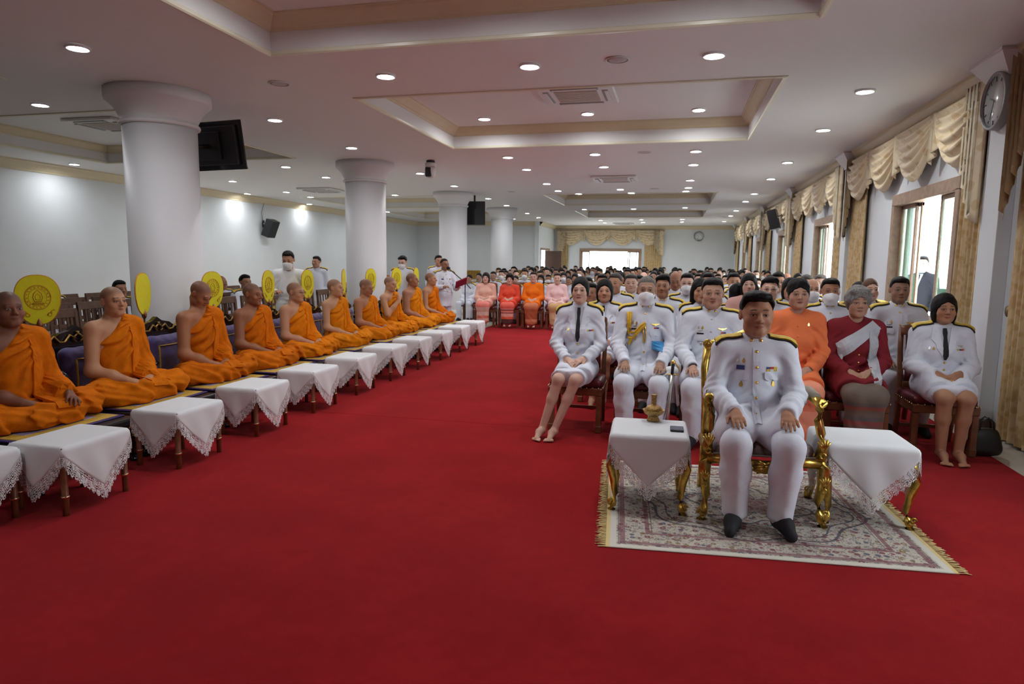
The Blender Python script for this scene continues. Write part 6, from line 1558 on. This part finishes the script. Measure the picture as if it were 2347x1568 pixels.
# standing people on the left, microphone and folder
def stander(px, py, Y, rz, lab, **kw):
    x, zt = at(px, py, Y, 0); person((x, Y, 0), rz, lab, 'people standing on the left', pose='stand', hs=zt * .53 - .1, ztop=zt, lod=kw.pop('lod', 1 if Y < 10 or Y == 13.1 else 2), arms=kw.pop('arms', 'side'), feet='shoe', **kw); return x, zt
stander(660, 577, 8.75, .55, 'standing masked person in plain white shirt looking at something in both hands', outfit='blouse', hair='short', mask=True, glasses=True, skin=TAN, arms='read', pitch=-.25, col=(.80, .80, .80), yaw=-.25)
stander(725, 588, 13.3, .4, 'standing person in white uniform before the left wall', skin=TAN, yaw=-.5)
stander(923, 587, 12.9, .3, 'standing masked person in white uniform behind the eighth robed figure', mask=True, glasses=True, hair='side', skin=FAIR, pitch=-.3, yaw=-.3)
stander(1005, 586, 14.2, .5, 'standing person in white uniform half hidden behind the one reading', skin=TAN, yaw=.2)
xr, zr = stander(1018, 593, 13.1, .85, 'person in white uniform with glasses reading from a red folder into the microphone', arms='read', glasses=True, hair='buzz', skin=BROWN)
f = on_y(1057, 648, 12.85); fo = thing('red_folder', 'open dark red folder held beside the microphone', 'folder', tuple(f), .8)
FOLD = mat('dark_red_board', (.26, .02, .05), .5)
G().box((0, .0, 0), (.27, .02, .20), .004, rx=.75, ry=-.35).obj('cover', FOLD, fo); G().box((0, .014, .006), (.25, .006, .18), rx=.75, ry=-.35).obj('pages', WHITEP, fo)
q = on_y(1066, 736, 13.0); mc = thing('microphone_stand', 'black microphone stand with slanted boom beside the third pillar', 'microphone stand', (q[0], 13.0, 0))
h = on_y(1064, 648, 13.0)[2]; tip = on_y(1027, 615, 12.98)
G().lathe([(.15, 0), (.15, .015), (.03, .03), (.014, .05)], 20).obj('base', DARKM, mc); G().tube([(0, 0, .03), (0, 0, h)], .012, 8).obj('pole', DARKM, mc)
bm_ = G().tube([(.12, 0, h - .12), (0, 0, h), (tip[0] - q[0], 0, tip[2])], .010, 8).obj('boom', DARKM, mc); G().sphere((tip[0] - q[0], 0, tip[2]), .035, 10, 8, (1.3, 1, 1)).obj('microphone', DARKM, bm_)
x, zt = at(875, 608, 16.5, 0); person((x, 16.5, 0), .3, 'seated masked person in orange-brown top beside the second pillar', 'guests seated on the left', ztop=zt, lod=2, fem=True, hair='long', mask=True, outfit='blouse', col=(.42, .13, .04), skin=TAN, arms='lap', skirt='long')
# officers sitting among the slatted chairs, facing the aisle
for k, (px, py, cx, lab) in enumerate(((463, 630, -7.75, 'seated person in white uniform mostly hidden behind the third yellow fan'), (515, 632, -7.75, 'seated person in white uniform right of the third yellow fan'), (540, 631, -6.95, 'seated person in white uniform looking right, behind the fourth robed figure'), (125, 637, -8.55, 'seated person in white uniform hidden behind the nearest yellow fan'), (276, 646, -7.75, 'seated person in white uniform behind the second robed figure'))):
    q = on_x(px, py, cx); yy = min([s_[1] for s_ in SLAT if s_[0] == cx], key=lambda v: abs(v - q[1]))
    person((cx + .02, yy, .0), 1.25, lab, 'guests seated on the left', hs=.45, ztop=max(1.2, on_x(px, py, cx)[2]), lod=2, skin=BROWN, hair='balding' if k == 1 else 'short', badges=0)
# the man outside the near window
q = on_x(2118, 588, 3.75); person((3.75, q[1], -.07), -.9, 'person in black suit and green mask standing outside the near window', None, pose='stand', hs=.80, ztop=q[2] + .07, lod=1, outfit='suit', plain=True, arms='side', col=(.018, .018, .022), mask=True, maskmat=mat('green_mask', (.25, .5, .42), .7), skin=TAN, feet='shoe', badges=1, yaw=.4, hair='short')
# the monks
MP = [(28, 672), (258, 661), (468, 655), (588, 652), (674, 650), (776, 642), (848, 642), (898, 636), (950, 628), (992, 627)]
MK = [dict(skin=(.22, .085, .045), hands='left_knee', yaw=-.25, pitch=.05, b=1.12, s=1.06, drop=.02), dict(skin=(.52, .27, .145), yaw=-.10, b=1.12, wx=1.05), dict(skin=(.38, .16, .075), yaw=.15, pitch=-.62, b=1.15, lean=.10), dict(skin=(.29, .115, .055), yaw=.15, pitch=-.10), dict(skin=(.50, .25, .14), yaw=.15, pitch=-.08, glasses=True, b=1.06), dict(skin=(.54, .29, .16), yaw=.2, b=.95, wx=.95), dict(skin=(.42, .19, .10), yaw=.1, pitch=-.32, b=1.08), dict(skin=(.58, .31, .175), yaw=-.05, pitch=-.15, hands='raised', b=.92, wx=.95), dict(skin=(.38, .165, .09), yaw=.25, b=1.18), dict(skin=(.48, .235, .13), yaw=.2, b=.92, wx=.93)]
MR = [(.70, .165, .004), (.72, .18, .004), (.66, .155, .004), (.66, .155, .004), (.78, .215, .005), (.80, .24, .006), (.76, .21, .005), (.80, .24, .006), (.80, .25, .006), (.72, .18, .004)]
for i in range(10):
    q = on_x(MP[i][0], MP[i][1], SEATX + .05)
    monk((SEATX, SY[i] + .35 * (q[1] - SY[i]), SEATZ + .009), PI / 2 - .12, 'person in orange robes sitting cross-legged, ' + MLOOK[i] + MLAB[i], 'orange-robed row', ztop=min(.95, q[2] - SEATZ) + (.03 if i == 2 else 0), seed=i, lod=0 if i < 4 else 1, robe=MR[i], **MK[i])
bag = thing('cloth_bag', 'dark red cloth bag lying beside the second robed figure', 'bag', (SEATX + .02, SY[0] + .46, SEATZ), 0)
V, F = polygonise(SDF([el((0, 0, .06), (.11, .045, .07), .03), rc((-.05, 0, .05), (.09, 0, .04), .05, .04, .04)], wrinkles([((0, 0, .06), .1, (1, 0, .5), 70, .008)])), .012); link('bag_body', npmesh('bag_body', V, F, mat('maroon_cloth', (.12, .012, .02), .7)), bag)
# ---------------------------------------------------------------- the crowd: a few kinds, repeated
KINDS = [('person in plain white uniform', dict(hair='short', skin=TAN)), ('person in white uniform wearing a white face mask', dict(hair='short', mask=True, skin=TAN)), ('person in white jacket and tie', dict(fem=True, hair='tied', outfit='suit', skin=FAIR, b=.86, sh=.16)), ('masked person in white jacket', dict(fem=True, hair='long', mask=True, outfit='suit', skin=TAN, b=.86, sh=.16)),
         ('person in white buttoned uniform', dict(hair='balding', skin=BROWN)), ('person in white uniform with glasses', dict(hair='side', glasses=True, skin=FAIR)), ('person in white open-collar jacket', dict(fem=True, hair='bob', outfit='suit', skin=TAN, b=.86, sh=.16)), ('person in pink blouse', dict(fem=True, hair='fluffy', outfit='blouse', col=(.75, .40, .36), skin=FAIR, b=.9, sh=.165))]
TPL = {}
SK_ = [TAN, BROWN, FAIR, (.42, .24, .16), (.58, .36, .27)]
def crowd(x, y, zt, k, where, grp):
    name, kw = KINDS[k]
    if k not in TPL: TPL[k] = person((x, y, .012), 0, 'x', grp, ztop=1.32, lod=2, arms='lap' if kw.get('fem') else 'knees', **kw)[0]; o = TPL[k]
    else: o = copy_tree(TPL[k])
    o.location = (x, y, .012 if -4.2 < x < 2.5 else 0); o.scale = (zt / 1.332,) * 3; o.rotation_euler.z = random.uniform(-.15, .15); c = random.choice(SK_); o.color = (*c, .3 if kw.get('fem') else 0)
    tag(o, name + ', ' + where, 'person', grp)
    chair_at(x, y + .03, 0, 'leather-backed chair, ' + where, True, grp + ', chairs')
random.seed(21); taken = [(at(px, py, Y)[0], Y) for px, py, Y, _, _ in R2]
def ok(x, y): return all(abs(x - a) > .40 or abs(y - b) > .42 for a, b in taken)
# distinct figures behind the four women
BH = ((1076, 628, 16.4, 2), (1098, 624, 16.6, 2), (1131, 621, 16.6, 0), (1150, 618, 16.8, 1), (1182, 631, 16.2, 2), (1204, 617, 16.8, 1), (1184, 623, 17.6, 4), (1240, 629, 16.2, 3), (1257, 629, 16.6, 1), (1237, 621, 18.2, 0), (1304, 632, 16.2, 2), (1318, 627, 17.0, 6), (1292, 624, 17.4, 3))
for px, py, Y, k in BH:
    x, zt = at(px, py, Y); crowd(x, Y, zt, k, '%s behind the four facing the aisle' % ('first second third fourth fifth sixth seventh eighth ninth tenth eleventh twelfth thirteenth'.split()[sorted(p_[0] for p_ in BH).index(px)]), 'guests behind the four facing the aisle'); taken.append((x, Y))
for r in range(13):
    Y = 18.6 + .98 * r
    for c in range(8):
        x = -5.6 + .58 * c + random.uniform(-.08, .08)
        if random.random() < .25 or not ok(x, Y): continue
        crowd(x, Y + random.uniform(-.1, .1), random.uniform(1.20, 1.38), random.choice((0, 1, 2, 2, 3, 5, 6, 7)), '%s left-hand row, %s seat' % (ordinal(r + 2), ordinal(c) if c else 'first'), 'far left-hand rows')
for r in range(21):
    Y = 9.4 + .98 * r
    for c in range(7):
        x = -1.15 + .58 * c + random.uniform(-.10, .10)
        if random.random() < .22 or not ok(x, Y) or x > 2.45: continue
        w = ('%s window-side row, %s seat' % (ordinal(r + 3), ordinal(c) if c else 'first'), 'right-hand middle rows' if Y < 16 else 'far right-hand rows')
        crowd(x, Y + random.uniform(-.12, .12), random.uniform(1.22, 1.38), random.choice((0, 0, 1, 1, 2, 3, 4, 5, 6)), *w)
# offering table and flowers far behind on the left
ft = thing('offering_table', 'gold-clothed table with orange flowers far behind on the left', 'table', (-9.3, 15.5, 0))
G().box((0, 0, .74), (2.6, .6, .04), .008).obj('table_top', WOODL, ft); G().box((0, 0, .37), (2.5, .5, .70), .01).obj('cloth_skirt', mat('gold_table_cloth', (.62, .40, .06), .6), ft)
for k in range(8):
    g = G(); random.seed(k)
    for q in range(26): a, b_ = random.uniform(0, 6.3), random.uniform(0, 1); g.sphere((.12 * b_ * math.cos(a), .12 * b_ * math.sin(a), .10 + .07 * random.random()), .035, 6, 4)
    fl = thing('flower_arrangement', '%s bowl of orange flowers on the gold-clothed table' % ('leftmost', 'second', 'third', 'fourth', 'fifth', 'sixth', 'seventh', 'rightmost')[k], 'flowers', (-10.4 + .31 * k, 15.5, .76), 0, 'orange flower bowls')
    g.obj('blossoms', mat('orange_petals', (.80, .30, .02), .7, noise=.3) if k == 0 else M_('orange_petals'), fl); G().lathe([(.05, 0), (.08, .02), (.12, .09), (.11, .1)], 16).obj('bowl', GOLD, fl)

for k, (px, py, Y, w, hgt, lab) in enumerate(((1085, 630, 21.5, .50, .30, 'carved gilt screen beyond the third pillar'), (1190, 634, 24.5, .62, .50, 'carved gilt screen far behind, between the second and third facing the aisle'))):
    q = on_y(px, py, Y); t = thing('gilt_screen', lab, 'screen', (q[0], Y, 0))
    top = q[2] + hgt / 2
    G().box((0, 0, top - hgt / 2), (w, .05, hgt), .01).obj('panel', GOLDD, t)
    g = G()
    for r in range(3):
        for c in range(5): g.tube([(w * (-.4 + .2 * c) + .03 * math.cos(a), -.03, top - hgt * (.2 + .3 * r) + .03 * math.sin(a)) for a in np.linspace(0, 5.5, 9)], .006, 5)
    g.obj('carving', GOLD, t)
    for sx in (-1, 1): G().box((sx * (w / 2 - .03), 0, (top - hgt) / 2), (.05, .05, top - hgt), .004).obj('leg', WOODL, t)
